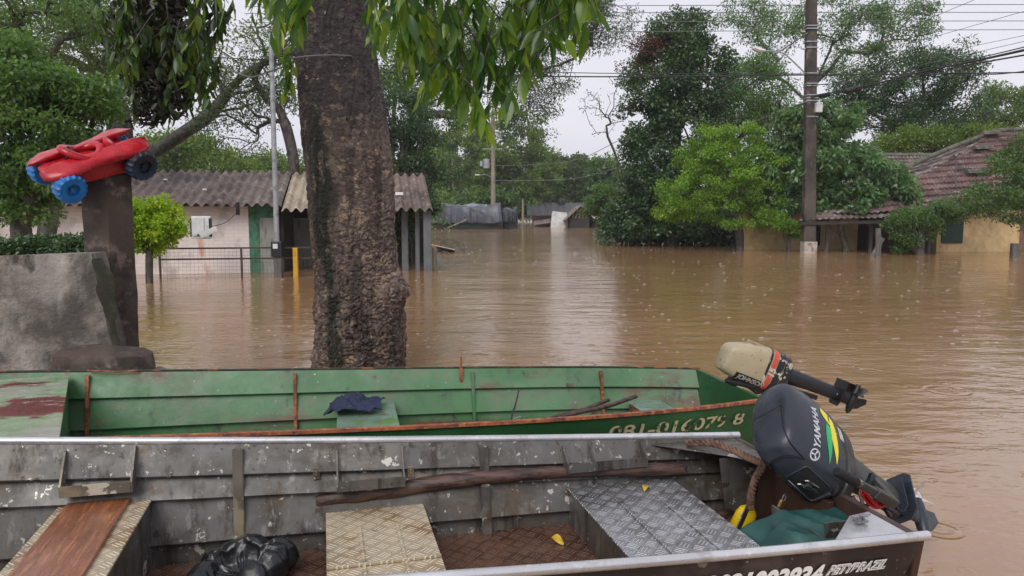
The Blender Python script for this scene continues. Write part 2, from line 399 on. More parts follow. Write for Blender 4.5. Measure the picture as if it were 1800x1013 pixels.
m_greenw = M('green_wall_paint', (.075, .21, .13), .75, 0, layers=[((.03, .085, .05), 2, .45, .62), ((.2, .2, .16), 9, .62, .68)], bumps=[(20, .3, .006)])
m_door = M('grey_door_paint', (.27, .27, .25), .7, 0, layers=[((.15, .14, .12), 3, .5, .65, (3, 3, .6))])
m_dark = M('shade_and_dark_parts', (.030, .026, .022), .9, 0, layers=[((.05, .04, .03), 2, .5, .6)])  # near-black: paints the porch interior's shade, also serves other dark parts
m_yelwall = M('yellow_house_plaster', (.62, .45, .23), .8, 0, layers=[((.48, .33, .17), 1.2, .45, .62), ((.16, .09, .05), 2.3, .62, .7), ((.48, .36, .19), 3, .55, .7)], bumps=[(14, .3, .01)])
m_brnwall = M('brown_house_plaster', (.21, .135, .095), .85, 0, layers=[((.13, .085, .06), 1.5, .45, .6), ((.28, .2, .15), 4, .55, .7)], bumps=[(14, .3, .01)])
def roof_mat(name, c, dk, lt, st=(1, 1, 1)):
    return M(name, c, .85, 0, layers=[(dk, .9, .42, .62), (lt, 2.6, .52, .68, st), (dk, 7, .55, .7), ((.30, .29, .24), 18, .66, .70)], bumps=[(14, .4, .015), (50, .4, .006)])
m_roofA = roof_mat('lichened_fibre_cement', (.17, .135, .12), (.075, .058, .052), (.25, .21, .185))
m_roofB = roof_mat('tan_fibre_cement', (.36, .30, .22), (.18, .14, .10), (.46, .40, .31))
m_roofC = roof_mat('brown_fibre_cement', (.17, .125, .105), (.08, .06, .05), (.27, .22, .18))
m_tile = roof_mat('weathered_clay_tile', (.20, .115, .108), (.095, .062, .060), (.34, .27, .25))
m_tile2 = roof_mat('grey_old_clay_tile', (.24, .19, .175), (.12, .095, .085), (.36, .33, .31))
m_ridge = M('mossy_ridge_tile', (.13, .125, .10), .9, 0, layers=[((.07, .07, .05), 3, .45, .6), ((.24, .235, .2), 6, .6, .7)], bumps=[(20, .4, .01)])
m_slate = M('grey_sheet_roof', (.075, .078, .085), .55, .2, layers=[((.05, .05, .055), 1, .45, .6), ((.12, .12, .12), 3, .6, .7)])
m_tarp = M('grey_blue_tarpaulin', (.085, .096, .12), .38, 0, layers=[((.045, .048, .058), .6, .45, .6), ((.13, .14, .16), 1.1, .55, .7)], bumps=[(1.6, .6, .12)])
m_tarpL = M('pale_grey_tarpaulin', (.26, .29, .32), .4, 0, layers=[((.10, .11, .125), .6, .45, .6)], bumps=[(1.6, .6, .12)])
m_hullD = M('dark_barge_hull', (.028, .022, .020), .7, 0, layers=[((.09, .04, .03), .3, .5, .56), ((.03, .05, .045), .25, .5, .55)])
m_pole = M('wet_concrete_pole', (.085, .068, .056), .8, 0, layers=[((.035, .028, .024), 1.2, .42, .6, (1, 1, .5)), ((.19, .16, .14), 2.2, .56, .7, (1, 1, .4))], bumps=[(30, .4, .01, (1, 1, .2))])
m_polew = M('chipped_whitewash', (.45, .40, .35), .8, 0, layers=[((.22, .17, .13), 5, .5, .6)])
m_poleB = M('pale_timber_pole', (.26, .22, .17), .8, 0, layers=[((.15, .12, .09), 1.2, .45, .6, (2, 2, .3))])
m_galv = M('galvanised_pipe', (.34, .36, .37), .5, .4, layers=[((.2, .21, .22), 5, .5, .65)])
m_cable = M('black_cable', (.02, .02, .022), .6); m_wire = M('grey_wire', (.17, .17, .18), .5, .4)
m_meterw = M('white_meter_box', (.62, .63, .64), .5, 0, layers=[((.4, .39, .37), 8, .58, .66)])
m_ypost = M('yellow_post_paint', (.60, .33, .02), .6, 0, layers=[((.40, .2, .02), 8, .5, .65)])
m_greyplank = M('wet_grey_plank', (.13, .14, .145), .55, 0, layers=[((.08, .08, .08), 3, .45, .65, (3, 3, .3))])
m_iron = M('rusty_iron_rail', (.055, .040, .035), .8, 0, layers=[((.11, .06, .04), 14, .5, .62)])
m_whitebox = M('pale_appliance_enamel', (.52, .53, .52), .5, 0, layers=[((.40, .36, .3), 1.2, .5, .6)])
m_tank = M('black_water_tank', (.02, .022, .024), .5)

def bark(name, a, b, c, sc=1., bd=.03, moss=None):
    k = MatB(name); n1 = k.noise(3 * sc, 6, .65, (1, 1, .6)); d, vn = k.vor(9 * sc, (1, 1, .5))
    col = k.mix(n1.rng(.42, .6), a, b); col = k.mix(d.rng(.45, .75), col, tuple(q * .55 for q in a))
    col = k.mix(k.noise(7 * sc, 5, .7, (1, 1, .8)).rng(.585, .64), col, c)
    if moss: col = k.mix(k.noise(1.3 * sc, 5, .7, (1, 1, .25)).rng(.55, .62), col, moss)
    k.set('Base Color', col); k.set('Roughness', k.noise(5).rng(.3, .7, .5, .85))
    k.bump(d, .6, bd); k.bump(k.noise(16 * sc, 6, .7, (1, 1, .6)), .6, bd * .5); return k.m
m_bark = bark('dark_tree_bark', (.05, .042, .036), (.09, .075, .06), (.15, .13, .10), .8, .03)
m_barkG = bark('mossy_limb_bark', (.045, .05, .035), (.09, .09, .065), (.14, .14, .10), .8, .03)
m_barkP = bark('pale_limb_bark', (.16, .14, .11), (.24, .21, .17), (.3, .27, .22), 1, .01)

def leafmat(name, cols, transl=.3, rough=.42, spec=.5, cs=.55, ext=()):
    """cols: ramp of (pos, colour) picked per leaf; cs: scale of the crown-wide tint"""
    k = MatB(name); g = k.nt.nodes.new('ShaderNodeNewGeometry'); r = k.nt.nodes.new('ShaderNodeValToRGB')
    v = S(k.nt, g.outputs['Random Per Island']) * .62 + k.noise(cs, 3, .6) .rng(.3, .7) * .38
    k.nt.links.new(v.v, r.inputs[0]); e = r.color_ramp.elements
    while len(e) > 1: e.remove(e[-1])
    e[0].position = cols[0][0]; e[0].color = (*cols[0][1], 1)
    for p, c in cols[1:]:
        q = e.new(p); q.color = (*c, 1)
    k.set('Base Color', r.outputs[0]); k.set('Roughness', rough); k.b.inputs['Specular IOR Level'].default_value = spec
    t = k.nt.nodes.new('ShaderNodeBsdfTranslucent'); mx = k.nt.nodes.new('ShaderNodeMixShader'); mx.inputs[0].default_value = transl
    hs = k.nt.nodes.new('ShaderNodeMixRGB'); hs.blend_type = 'MULTIPLY'; hs.inputs[0].default_value = 1; hs.inputs[2].default_value = (1.5, 1.6, .7, 1)
    k.nt.links.new(r.outputs[0], hs.inputs[1]); k.nt.links.new(hs.outputs[0], t.inputs[0])
    k.nt.links.new(k.b.outputs[0], mx.inputs[1]); k.nt.links.new(t.outputs[0], mx.inputs[2]); k.nt.links.new(mx.outputs[0], k.out.inputs[0])
    return k.m
l_fore = leafmat('glossy_hanging_leaf', [(0, (.024, .062, .022)), (.3, (.055, .130, .028)), (.55, (.12, .215, .030)), (.8, (.23, .33, .035)), (.92, (.42, .40, .04)), (1, (.38, .25, .08))], .55, .28, .6, 1.5)
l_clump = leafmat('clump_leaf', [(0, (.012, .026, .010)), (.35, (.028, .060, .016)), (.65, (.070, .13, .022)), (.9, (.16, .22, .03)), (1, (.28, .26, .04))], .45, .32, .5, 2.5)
l_dark = leafmat('dark_evergreen_leaf', [(0, (0.024, 0.054, 0.024)), (.6, (0.057, 0.115, 0.043)), (1, (0.115, 0.196, 0.068))], .28, .35, .6, .5)
l_mid = leafmat('mid_green_leaf', [(0, (0.049, 0.104, 0.029)), (.6, (0.107, 0.202, 0.052)), (1, (0.182, 0.286, 0.078))], .38, .42, .5, .5)
l_fresh = leafmat('fresh_yellow_green_leaf', [(0, (.060, .125, .022)), (.45, (.150, .270, .032)), (.75, (.24, .40, .045)), (1, (.36, .54, .07))], .42, .45, .4, .6)
l_lime = leafmat('lime_shrub_leaf', [(0, (.13, .26, .010)), (.6, (.30, .44, .012)), (1, (.50, .58, .03))], .40, .45, .4, 1.5)
l_broad = leafmat('broad_blue_green_leaf', [(0, (0.056, 0.119, 0.048)), (.6, (0.119, 0.225, 0.085)), (1, (0.225, 0.338, 0.150))], .35, .32, .6, .6)
l_olive = leafmat('olive_tree_leaf', [(0, (0.068, 0.101, 0.038)), (.6, (0.128, 0.182, 0.062)), (1, (0.216, 0.270, 0.095))], .35, .5, .4, .3)
l_bamb = leafmat('feathery_olive_leaf', [(0, (0.069, 0.121, 0.028)), (.6, (0.144, 0.218, 0.044)), (1, (0.230, 0.310, 0.063))], .38, .5, .3, .12)
l_red = leafmat('russet_leaf', [(0, (.09, .040, .032)), (.7, (.15, .065, .048)), (1, (.11, .11, .04))], .3, .5, .4, 1.)
l_rose = leafmat('rose_bush_leaf', [(0, (0.043, 0.094, 0.031)), (.75, (0.102, 0.192, 0.050)), (.94, (0.204, 0.276, 0.072)), (1, (0.552, 0.360, 0.072))], .35, .4, .5, .8)
l_far = leafmat('far_wood_leaf', [(0, (0.057, 0.098, 0.037)), (.6, (0.109, 0.161, 0.055)), (1, (0.161, 0.218, 0.075))], .35, .5, .3, .07)

# =================================================================== setting
def gz(x, y):
    z = -1.1 + .25 * math.sin(x * .05) * math.cos(y * .04)
    z += 1.35 * max(0, min(1, (1.35 - y) / 1.2)) if y < 1.4 else 0
    r = math.hypot(x, y)
    if r > 150: z += min(9, (r - 150) * .03)
    if x > 17 and y > 34: z += min(2.2, (y - 34) * .08)
    if x < -5.6 and 3 < y < 16: z += min(1.0, (-5.6 - x) * .5) * max(0, min(1, (y - 3) * .6))
    return z
xs = sorted(set([round(v, 2) for v in np.concatenate([np.linspace(-8, 8, 33), np.linspace(-60, 60, 61), np.linspace(-700, 700, 71)])]))
ys = sorted(set([round(v, 2) for v in np.concatenate([np.linspace(-6, 18, 49), np.linspace(18, 120, 52), np.linspace(-300, 900, 61)])]))
m = MB(); m.v = [(x, y, gz(x, y)) for y in ys for x in xs]; W = len(xs)
m.f = [(j * W + i, j * W + i + 1, (j + 1) * W + i + 1, (j + 1) * W + i) for j in range(len(ys) - 1) for i in range(W - 1)]
o = m.build('ground', m_bed, smooth=True); o['kind'] = 'structure'
m = MB(); m.grid(lambda u, v: (-300 + 600 * u, -30 + 330 * v, 0), 60, 40)
o = m.build('flood_water', MW); o['kind'] = 'structure'

# splash crowns thrown up by the rain: too many to count
rng = np.random.default_rng(5)
V = []; Fc = []
for i in range(950):
    t = rng.random(); y = 7 + 34 * t ** 1.2; x = (rng.random() - .5) * 1.55 * y
    if y < 7.6 and x < 2.4: continue
    r = rng.uniform(.008, .030) * (1 + y * .03); h = r * rng.uniform(.10, .26); n = 7; b = len(V)
    V.append((x, y, h + .002))
    for rr, hh in ((.55, .75), (1., 0)):
        for q in range(n):
            a = q / n * 6.283 + i; V.append((x + math.cos(a) * r * rr * rng.uniform(.8, 1.3), y + math.sin(a) * r * rr, h * hh + .001))
    for q in range(n):
        Fc.append((b, b + 1 + q, b + 1 + (q + 1) % n)); Fc.append((b + 1 + q, b + 1 + n + q, b + 1 + (q + 1) % n)); Fc.append((b + 1 + (q + 1) % n, b + 1 + n + q, b + 1 + n + (q + 1) % n))
k = MatB('splash_water'); k.set('Base Color', (.38, .30, .23)); k.set('Roughness', .2)
o = link('rain_splashes', fast_mesh('rain_splashes', V, Fc), k.m, smooth=True)
tag(o, 'small pale splashes of raindrops all over the brown flood water', 'rain splashes', kind='stuff')
# =================================================================== boats
m_rimdark = M('dark_rusted_rim', (.035, .045, .03), .6, 0, layers=[((.30, .08, .03), 9, .52, .62)])
class Boat:
    def __init__(s, O, ph, h0, h1, z0, a, b, L, zf, flare, bow):
        s.O = O; s.ph = ph; s.h0 = h0; s.h1 = h1; s.z0 = z0; s.a = a; s.b = b; s.L = L; s.zf = zf; s.fl = flare; s.bow = bow
    def hw(s, x):
        h = s.h0 + (s.h1 - s.h0) * (1 - math.exp(min(0, x) / 1.2))
        t = (-x - (s.L - s.bow)) / s.bow
        if t > 0: h *= max(.02, 1 - t ** 2.2)
        return h
    def zg(s, x): return s.z0 - s.a * x + s.b * x * x
    def zfl(s, x):
        t = (-x - (s.L - s.bow)) / s.bow
        return s.zf + (max(0, t) ** 2) * (s.zg(x) - s.zf) * .8
    def side(s, x, z, sgn, off=0.):
        """y of the side skin at height z; off>0 = inwards"""
        zg, zf = s.zg(x), s.zfl(x) - .02
        t = max(-.3, min(1, (z - zf) / (zg - zf))); h = s.hw(x)
        fl = min(s.fl, h * .5)
        return sgn * (h - fl * (1 - t) - off)
    def W(s, x, y, z):
        c, q = math.cos(s.ph), math.sin(s.ph); return Vector((s.O[0] + x * c - y * q, s.O[1] + x * q + y * c, z))
    def L2(s, p):
        c, q = math.cos(s.ph), math.sin(s.ph); dx, dy = p[0] - s.O[0], p[1] - s.O[1]; return dx * c + dy * q, -dx * q + dy * c, p[2]

def hull(bt, root, m_in, m_out, laps, rail_r, m_rail_, wf, m_floor, m_tr, railname='gunwale_rail', squash=1., railbar=False, riv=()):
    xs = list(np.linspace(0, -bt.L, 56))
    # outer skin with chine and bottom
    m = MB(); secs = []
    for x in xs:
        zg = bt.zg(x); zf = bt.zfl(x); ring = []
        for sg in (-1, 1):
            pts = [(bt.side(x, zg, sg), zg)]
            for k in range(1, 9):
                z = zg + (zf - .03 - zg) * k / 8; pts.append((bt.side(x, z, sg) + sg * .006 * math.sin(k * 1.57), z))
            pts.append((bt.side(x, zf - .03, sg) * .9, zf - .12)); ring.append(pts)
        ring = ring[0] + [(0, zf - .17)] + ring[1][::-1]; secs.append([(x, y, z) for y, z in ring])
    n = len(secs[0]); m.v = [p for sc in secs for p in sc]
    m.f = [(i * n + k, i * n + k + 1, (i + 1) * n + k + 1, (i + 1) * n + k) for i in range(len(secs) - 1) for k in range(n - 1)]
    m.build('hull', m_out, root, autos=30)
    # inner side panels with lapped strakes
    for sg in (1, -1):
        m = MB(); fr = [0.]
        for l in laps: fr += [l - .012, l, l + .006]
        fr.append(1.)
        offs = [.012] + sum([[.050, .046, .010] for l in laps], []) + [.012]
        def fn(u, v):
            x = -.012 - (bt.L - .05) * u; i = round(v * (len(fr) - 1)); t = fr[i]
            z = bt.zg(x) - .004 + (bt.zfl(x) - bt.zg(x)) * t
            return (x, bt.side(x, z, sg, offs[i]), z)
        m.grid(fn, 70, len(fr) - 1, flip=(sg > 0))
        for x, fr_ in (riv if sg > 0 else riv[:1]):
            for xx in x:
                for t in fr_:
                    z = bt.zg(xx) + (bt.zfl(xx) - bt.zg(xx)) * t; m.box((xx, bt.side(xx, z, sg, .014), z), (.017, .014, .017), taper=.55)
        m.build('side_panel', m_in, root, autos=20)
    # floor
    m = MB()
    m.grid(lambda u, v: (-.02 - (bt.L - bt.bow * .5) * u, (v * 2 - 1) * (abs(bt.side(-.02 - (bt.L - bt.bow * .5) * u, bt.zf, 1)) - .002), bt.zfl(-.02 - (bt.L - bt.bow * .5) * u) + .01), 40, 8)
    m.build('floor', m_floor, root)
    # transom
    m = MB(); zt = bt.zg(0); yb = bt.side(0, bt.zf, 1)
    m.prism([(-bt.hw(0), zt), (-yb, bt.zf - .12), (yb, bt.zf - .12), (bt.hw(0), zt), (.22, zt + .0), (.17, zt - .05 * squash), (-.17, zt - .05 * squash), (-.22, zt)], -.012, .02, ax=0)
    m.build('transom', m_tr, root, bevel=.003)
    # rails
    for sg in (1, -1):
        pts = [(x, bt.side(x, bt.zg(x), sg), bt.zg(x) + rail_r * .4) for x in np.linspace(.03, -bt.L + .02, 60)]
        m = MB()
        if railbar:
            for a, b in zip(pts, pts[1:]): m.bar(a, b, rail_r * (2.4 if sg < 0 else 1.4), rail_r * (1.3 if sg < 0 else .7))
        else:
            m.tube(pts, rail_r, 10)
        m.build(railname, m_rail_ if not (railbar and sg > 0) else m_rimdark, root, autos=40)

def rib(bt, x, sg, m_, root, w=.035, d=.03, name='rib', top=.02, ins=.045):
    m = MB(); zg = bt.zg(x) - top; zf = bt.zfl(x) + .012; N = 6
    for i in range(N):
        z0 = zg + (zf - zg) * i / N; z1 = zg + (zf - zg) * (i + 1) / N
        for dx in (-w * .42, w * .42):
            m.bar((x + dx, bt.side(x, z0, sg, ins - .005), z0), (x + dx, bt.side(x, z1, sg, ins - .005), z1), .006, d, up=(0, 1, 0))
        m.bar((x, bt.side(x, z0, sg, .040 + d * .5), z0), (x, bt.side(x, z1, sg, .040 + d * .5), z1), w * .8, .006, up=(0, 1, 0))
    return m.build(name, m_, root)

def rivets(bt, xs, fr, sg, m_, root):
    m = MB()
    for x in xs:
        for t in fr:
            z = bt.zg(x) + (bt.zfl(x) - bt.zg(x)) * t; y = bt.side(x, z, sg, .014)
            m.box((x, y, z), (.011, .008, .011), taper=.6)
    o = m.build('rivet_rows', m_, root); return o

def seat(bt, root, x0, x1, z, m_top, m_side, sub=(), name='seat', seams=True, label=None, inset=.02):
    xm = (x0 + x1) / 2; ya = bt.side(xm, z, 1, inset); m = MB()
    m.box((xm, 0, z - .006), (x1 - x0, 2 * ya, .012))
    s = m.build(name, m_top, root, bevel=.004, label=label)
    m = MB(); h = z - bt.zf - .014
    for x in (x0 + .012, x1 - .012): m.box((x, 0, bt.zf + .012 + h / 2 - .002), (.008, 2 * ya - .06, h - .004))
    for y in (-ya + .03, ya - .03): m.box((xm, y, z - .035), (x1 - x0 - .05, .006, .04))
    m.build('seat_box', m_side, s)
    if seams:
        m = MB()
        for t in (.32, .68): m.box((x0 + (x1 - x0) * t, -ya * .1, z + .0035), (.014, ya * 1.5, .007))
        m.build('seat_seam', m_top, s, bevel=.002)
    return s

def lettering(bt, root, txt, x0, x1, zfn, size, mat, shear=0, bold=0, name='lettering', label=None, space=1., ysc=1., off=.004, outline=0):
    V, Fc = text_geo(txt, size, shear, bold, space, 1); a = min(v[0] for v in V); b = max(v[0] for v in V)
    Q = []
    for u, v in V:
        x = x0 + (u - a) / (b - a) * (x1 - x0); z = bt.zg(x) - zfn + v * ysc
        Q.append((x, bt.side(x, z, -1) - off - .006, z))
    m = MB(); m.add(Q, Fc); return m.build(name, mat, root, label=label, recalc=False)

A = Boat((1.427, 3.428), .251, .678, .752, .492, .045, .005, 5.9, .10, .085, 2.0)
ra = thing('motor_boat', (A.O[0], A.O[1], 0), A.ph, 'grey aluminium boat in front with black lettered side and bright silver rim', 'boat', 'boats moored side by side')
hull(A, ra, m_alu, m_black, [.25, .44, .80], .019, m_rail, 0, m_tread_floor, m_brownwood, riv=((np.arange(-4.6, -.1, .125), (.055,)), (np.arange(-4.6, -.1, .23), (.58, .95))))
for x in (-1.45, -2.65, -4.2):
    for sg in (1, -1): rib(A, x, sg, m_alu if x != -2.65 else m_alu2, ra, .05)
# wall brackets (open sheet trays riveted above each seat end)
def bracket(bt, root, x0, x1, mat, zb, sg=1, dep=.10):
    m = MB(); zt = bt.zg(x0) - .03
    for x in (x0, x1):
        m.prism([(bt.side(x, zt, sg, .012), zt), (bt.side(x, zb, sg, .012), zb), (bt.side(x, zb, sg, .012) - sg * dep, zb), (bt.side(x, zb, sg, .012) - sg * dep, zb + .05), (bt.side(x, zt, sg, .04), zt)], x - .004, x + .004, ax=0)
    xm = (x0 + x1) / 2
    m.box((xm, bt.side(xm, zb, sg, .012) - sg * dep * .5, zb + .004), (x1 - x0 - .008, dep, .006))
    m.box((xm, bt.side(xm, zb, sg, .012) - sg * dep, zb + .028), (x1 - x0 - .008, .006, .05))
    return m.build('seat_bracket', mat, root)
bracket(A, ra, -3.39, -3.10, m_alu2, .49)
bracket(A, ra, -2.19, -1.87, m_alu, .405)
bracket(A, ra, -1.02, -.58, m_alu, .40)
s1 = seat(A, ra, -3.42, -3.03, .43, m_tread_tan, m_alu, label='muddy tan bench seat')
s2 = seat(A, ra, -2.25, -1.77, .285, m_tread_tan, m_alu, label='tan stained tread plate seat')
s3 = seat(A, ra, -1.01, -.41, .305, m_tread_wet, m_alu, label='wet silver tread plate seat')
m = MB(); m.box((-2.01, .05, .293), (.476, .012, .012)); m.build('seat_seam', m_tread_tan, s2, bevel=.002)
# small latches on the far wall
for x in (-2.29, -1.83):
    m = MB(); z = A.zg(x) - .14; m.box((x, A.side(x, z, 1, .03), z), (.035, .03, .06)); m.box((x, A.side(x, z, 1, .05), z + .005), (.014, .02, .03)); m.build('latch', m_alu2, ra, bevel=.004)
# stern corner decks + knees
for sg in (1, -1):
    zt = A.zg(-.1) - .008
    m = MB(); xe = -.52 if sg > 0 else -.42
    pts = [(0.0, sg * A.hw(0) * .985), (xe, sg * (A.hw(xe) - .02)), (-.20, sg * .40), (-.10, sg * .24), (0.0, sg * .22)] if sg > 0 else [(0.0, -A.hw(0) * .985), (xe, -(A.hw(xe) - .02)), (-.12, -.42), (0.0, -.40)]
    m.prism(pts if sg < 0 else pts, zt - .006, zt)
    kn = m.build('stern_corner_deck', m_alu if sg > 0 else m_rail, ra, bevel=.002, label='scuffed dark corner deck' if sg > 0 else 'pale grey corner deck with cleat')
    if sg > 0:
        m = MB(); m.bar((-.19, .41, zt + .003), (-.06, .235, zt + .003), .05, .006); m.bar((-.05, .235, zt + .003), (0.018, .225, zt - .02), .05, .008)
        m.build('white_edge_strip', m_whiteE, kn)
    # vertical gusset from side to floor
    m = MB(); m.prism([(-.02, A.zf + .02), (-.02, zt - .02), (-.24, zt - .02), (-.20, A.zf + .10)], sg * .42 - .004, sg * .42 + .004, ax=1)
    m.build('gusset_plate', m_alu, ra)
m = MB(); m.prism([(-.24, A.zf + .02), (-.24, .40), (-.23, .40), (-.23, A.zf + .02)], -.60, -.05, ax=1)
m.build('splash_bulkhead', m_alu, ra)
m = MB(); m.bar((-.40, .02, .20), (-.10, .28, .36), .006, .05); m.build('gusset_plate', m_alu, ra)
m = MB(); m.box((-.035, 0, A.zg(0) - .14), (.03, .40, .20)); m.build('motor_pad', m_brownwood, ra, bevel=.004)
# cleat
m = MB(); c = Vector((-.13, -.50, A.zg(-.1)))
m.box(c + Vector((0, 0, .004)), (.05, .03, .008)); m.tube([c + Vector((-.012, 0, 0)), c + Vector((-.012, 0, .022))], .006); m.tube([c + Vector((.012, 0, 0)), c + Vector((.012, 0, .022))], .006)
m.tube([c + Vector((-.045, 0, .028)), c + Vector((-.03, 0, .023)), c + Vector((.03, 0, .023)), c + Vector((.045, 0, .028))], [.003, .006, .006, .003])
m.build('cleat', m_steel, ra, autos=40)
lettering(A, ra, '081M2021003834', -1.18, -.445, .145, .125, m_white, shear=.25, bold=.006, ysc=.86, label='white slanted registration number')
o = lettering(A, ra, 'PETYBRAZIL', -.435, -.155, .112, .052, m_white, shear=.55, bold=.004, label='small outlined white lettering')
o = lettering(A, ra, 'PETYBRAZIL', -.433, -.157, .1105, .049, m_black, shear=.55, bold=-.0012, off=.006, label='black fill of the small lettering')

# green boat
G = Boat((1.66, 5.57), .22, .53, .895, .455, .015, .0025, 6.6, .07, .10, 1.6)
rg = thing('motor_boat', (G.O[0], G.O[1], 0), G.ph, 'rusty green steel boat behind the grey one, red primer rim', 'boat', 'boats moored side by side')
hull(G, rg, m_grn, m_grnout, [.36, .80], .014, m_rust, 0, m_grn, m_grnout, railname='rusty_rim', railbar=True, squash=.1)
for x in (-3.25, -1.86, -.80, -4.72):
    for sg in (1, -1): rib(G, x, sg, m_rust if x in (-3.25, -.8, -4.72) else m_grn, rg, .022, .03)
g1 = seat(G, rg, -2.93, -2.50, .28, m_grnseat, m_grn, seams=False, inset=.10)
g2 = seat(G, rg, -.62, -.34, .22, m_grnseat, m_rust, seams=False, inset=.08)
# bow deck
m = MB(); zt = G.zg(-4.95) - .02
m.v = []; _zd = G.zg(-4.95) - .02; _e1 = G.L2(P(122, 658, z=_zd)); _e2 = G.L2(P(104, 772, z=_zd))
print('deck', _e1, _e2)
dk = lambda y: _e1[0] + (_e2[0] - _e1[0]) * (_e1[1] - y) / (_e1[1] - _e2[1])
pts = [(dk(-.82), -.82), (dk(.82), .82), (-5.6, G.hw(-5.6) - .02), (-6.2, G.hw(-6.2) - .01), (-6.2, -G.hw(-6.2) + .01), (-5.6, -G.hw(-5.6) + .02)]
m.prism(pts, zt - .012, zt); m.build('bow_deck', m_deckg, rg, bevel=.003)
m = MB(); m.prism([(dk(-.74) - .01, -.74), (dk(.74) - .01, .74), (dk(.74) - .03, .74), (dk(-.74) - .03, -.74)], .08, zt - .012); m.build('bow_bulkhead', m_grnout, rg)
# L bracket with thole pin at the far rim
x = -1.95; y = G.side(x, G.zg(x), 1, .045); z = G.zg(x)
m = MB(); m.bar((x, y, z + .01), (x, y - .01, z - .16), .026, .022); m.bar((x, y - .01, z - .155), (x + .09, y - .01, z - .155), .02, .02); m.tube([(x, y, z - .08), (x, y, z + .005), (x, y, z + .105)], [.012, .011, .008], 8)
m.build('oarlock_bracket', m_rust, rg, autos=40)
m = MB(); x = -3.42; m.tube([(-4.72, G.side(-4.72, G.zg(-4.72), 1, .05), G.zg(-4.72) + .015), (-4.5, G.side(-4.5, G.zg(-4.5), 1, .05), G.zg(-4.5) + .006), (-4.38, G.side(-4.38, G.zg(-4.38), 1, .04), G.zg(-4.38) + .012)], .007, 6); m.build('rim_handle', m_rust, rg)
lettering(G, rg, '081-016079 8', -1.24, -.19, .150, .165, M('worn_cream_lettering', (.40, .37, .22), .6, 0, layers=[((.03, .06, .02), 14, .53, .59)]), shear=.12, bold=.003, ysc=.72, label='worn cream registration number')

# -------- outboard motor of the near boat
def se_ring(a, b, z, cx=0., n=40, e=3.2, tilt=0., front=1.):
    pts = []
    for k in range(n):
        t = 2 * math.pi * k / n; c, s_ = math.cos(t), math.sin(t)
        x = a * math.copysign(abs(c) ** (2 / e), c); y = b * math.copysign(abs(s_) ** (2 / e), s_)
        w = 1 - (1 - front) * max(0, -x / a) ** 2
        pts.append((cx + x, y * w, z + tilt * x))
    return pts
def project(host, V, Fc, fn, off=.002):
    """drop flat geometry onto host: fn(u,v)->(origin, direction)"""
    me = host.data; bvh = BVHTree.FromPolygons([v.co[:] for v in me.vertices], [p.vertices[:] for p in me.polygons])
    Q = []
    for u, v in V:
        o_, d_ = fn(u, v); h = bvh.ray_cast(Vector(o_), Vector(d_).normalized())
        Q.append((h[0] + h[1] * (off if h[1].dot(Vector(d_)) < 0 else -off)) if h[0] is not None else Vector(o_) + Vector(d_) * .3)
    return Q
def strip(f0, f1, n=14, w=2):
    """flat strip between two curves f(t)->(u,v)"""
    V = []; Fc = []
    for i in range(n + 1):
        a, b = f0(i / n), f1(i / n)
        for j in range(w + 1): V.append((a[0] + (b[0] - a[0]) * j / w, a[1] + (b[1] - a[1]) * j / w))
    for i in range(n):
        for j in range(w): q = i * (w + 1) + j; Fc.append((q, q + 1, q + w + 2, q + w + 1))
    return V, Fc
# local frame: +x aft, -x forward (bow), z up the drive shaft, y far side; pivot at clamp
mot = thing('outboard_motor', (0, 0, 0), 0, 'dark blue grey outboard motor with green and yellow stripes on the grey boat', 'outboard motor')
bpos = A.W(.15, -.05, A.zg(0) - .06)
TILT = R(58)
mot.matrix_world = Matrix.Translation(bpos) @ Matrix.Rotation(A.ph, 4, 'Z') @ Matrix.Rotation(R(2), 4, 'Z') @ Matrix.Rotation(-TILT, 4, 'Y') @ Matrix.Rotation(R(44), 4, 'Z') @ Matrix.Scale(.95, 4) @ Matrix.Translation((.08, 0, .0))
Z0 = .075
m = MB(); cs = []
prof = [(0, .82, .84), (.015, .93, .95), (.06, 1, 1), (.16, 1.0, 1.0), (.26, .97, .965), (.32, .92, .90), (.348, .88, .85), (.368, .78, .74), (.380, .60, .56)]
for h, fa, fb in prof: cs.append(se_ring(.245 * fa, .155 * fb, Z0 + .06 + h, .02 + .22 * h * min(1, h / .15), 44, 2.9, tilt=-.10 * (h / .38), front=.86))
m.loft(cs); cowl = m.build('cowl', m_cowl, mot, autos=50)
m = MB(); m.loft([se_ring(.165, .10, Z0 - .05, .03, 44, 2.6, front=.85), se_ring(.215, .135, Z0 - .01, .02, 44, 2.8, front=.85), se_ring(.228, .146, Z0 + .05, .02, 44, 2.9, front=.86), se_ring(.206, .132, Z0 + .062, .02, 44, 2.9, front=.86)])
m.build('lower_pan', m_cowl2, mot, autos=50)
# raised lid panel on top with a seam
def onside(u, v): return (u, -1, v), (0, 1, 0)
def ontop(u, v): return (u, v, 1), (0, 0, -1)
def onfront(u, v): return (-1, u, v), (1, 0, 0)
V, Fc = strip(lambda t: (-.13 + .24 * t, -.085), lambda t: (-.13 + .24 * t, .085), 12, 10)
m = MB(); Q = project(cowl, V, Fc, ontop, .006); m.add(Q, Fc); m.build('top_panel', m_cowl, cowl, autos=50)
for a, b in (((-.135, -.09), (.115, -.09)), ((.115, -.09), (.115, .09)), ((-.135, -.09), (-.135, .09))):
    V = [(a[0] + (b[0] - a[0]) * t / 14, a[1] + (b[1] - a[1]) * t / 14) for t in range(15)]
    Q = project(cowl, V, [], ontop, .003); m = MB(); m.tube(Q, .004, 6); m.build('panel_seam', m_blackpl, cowl)
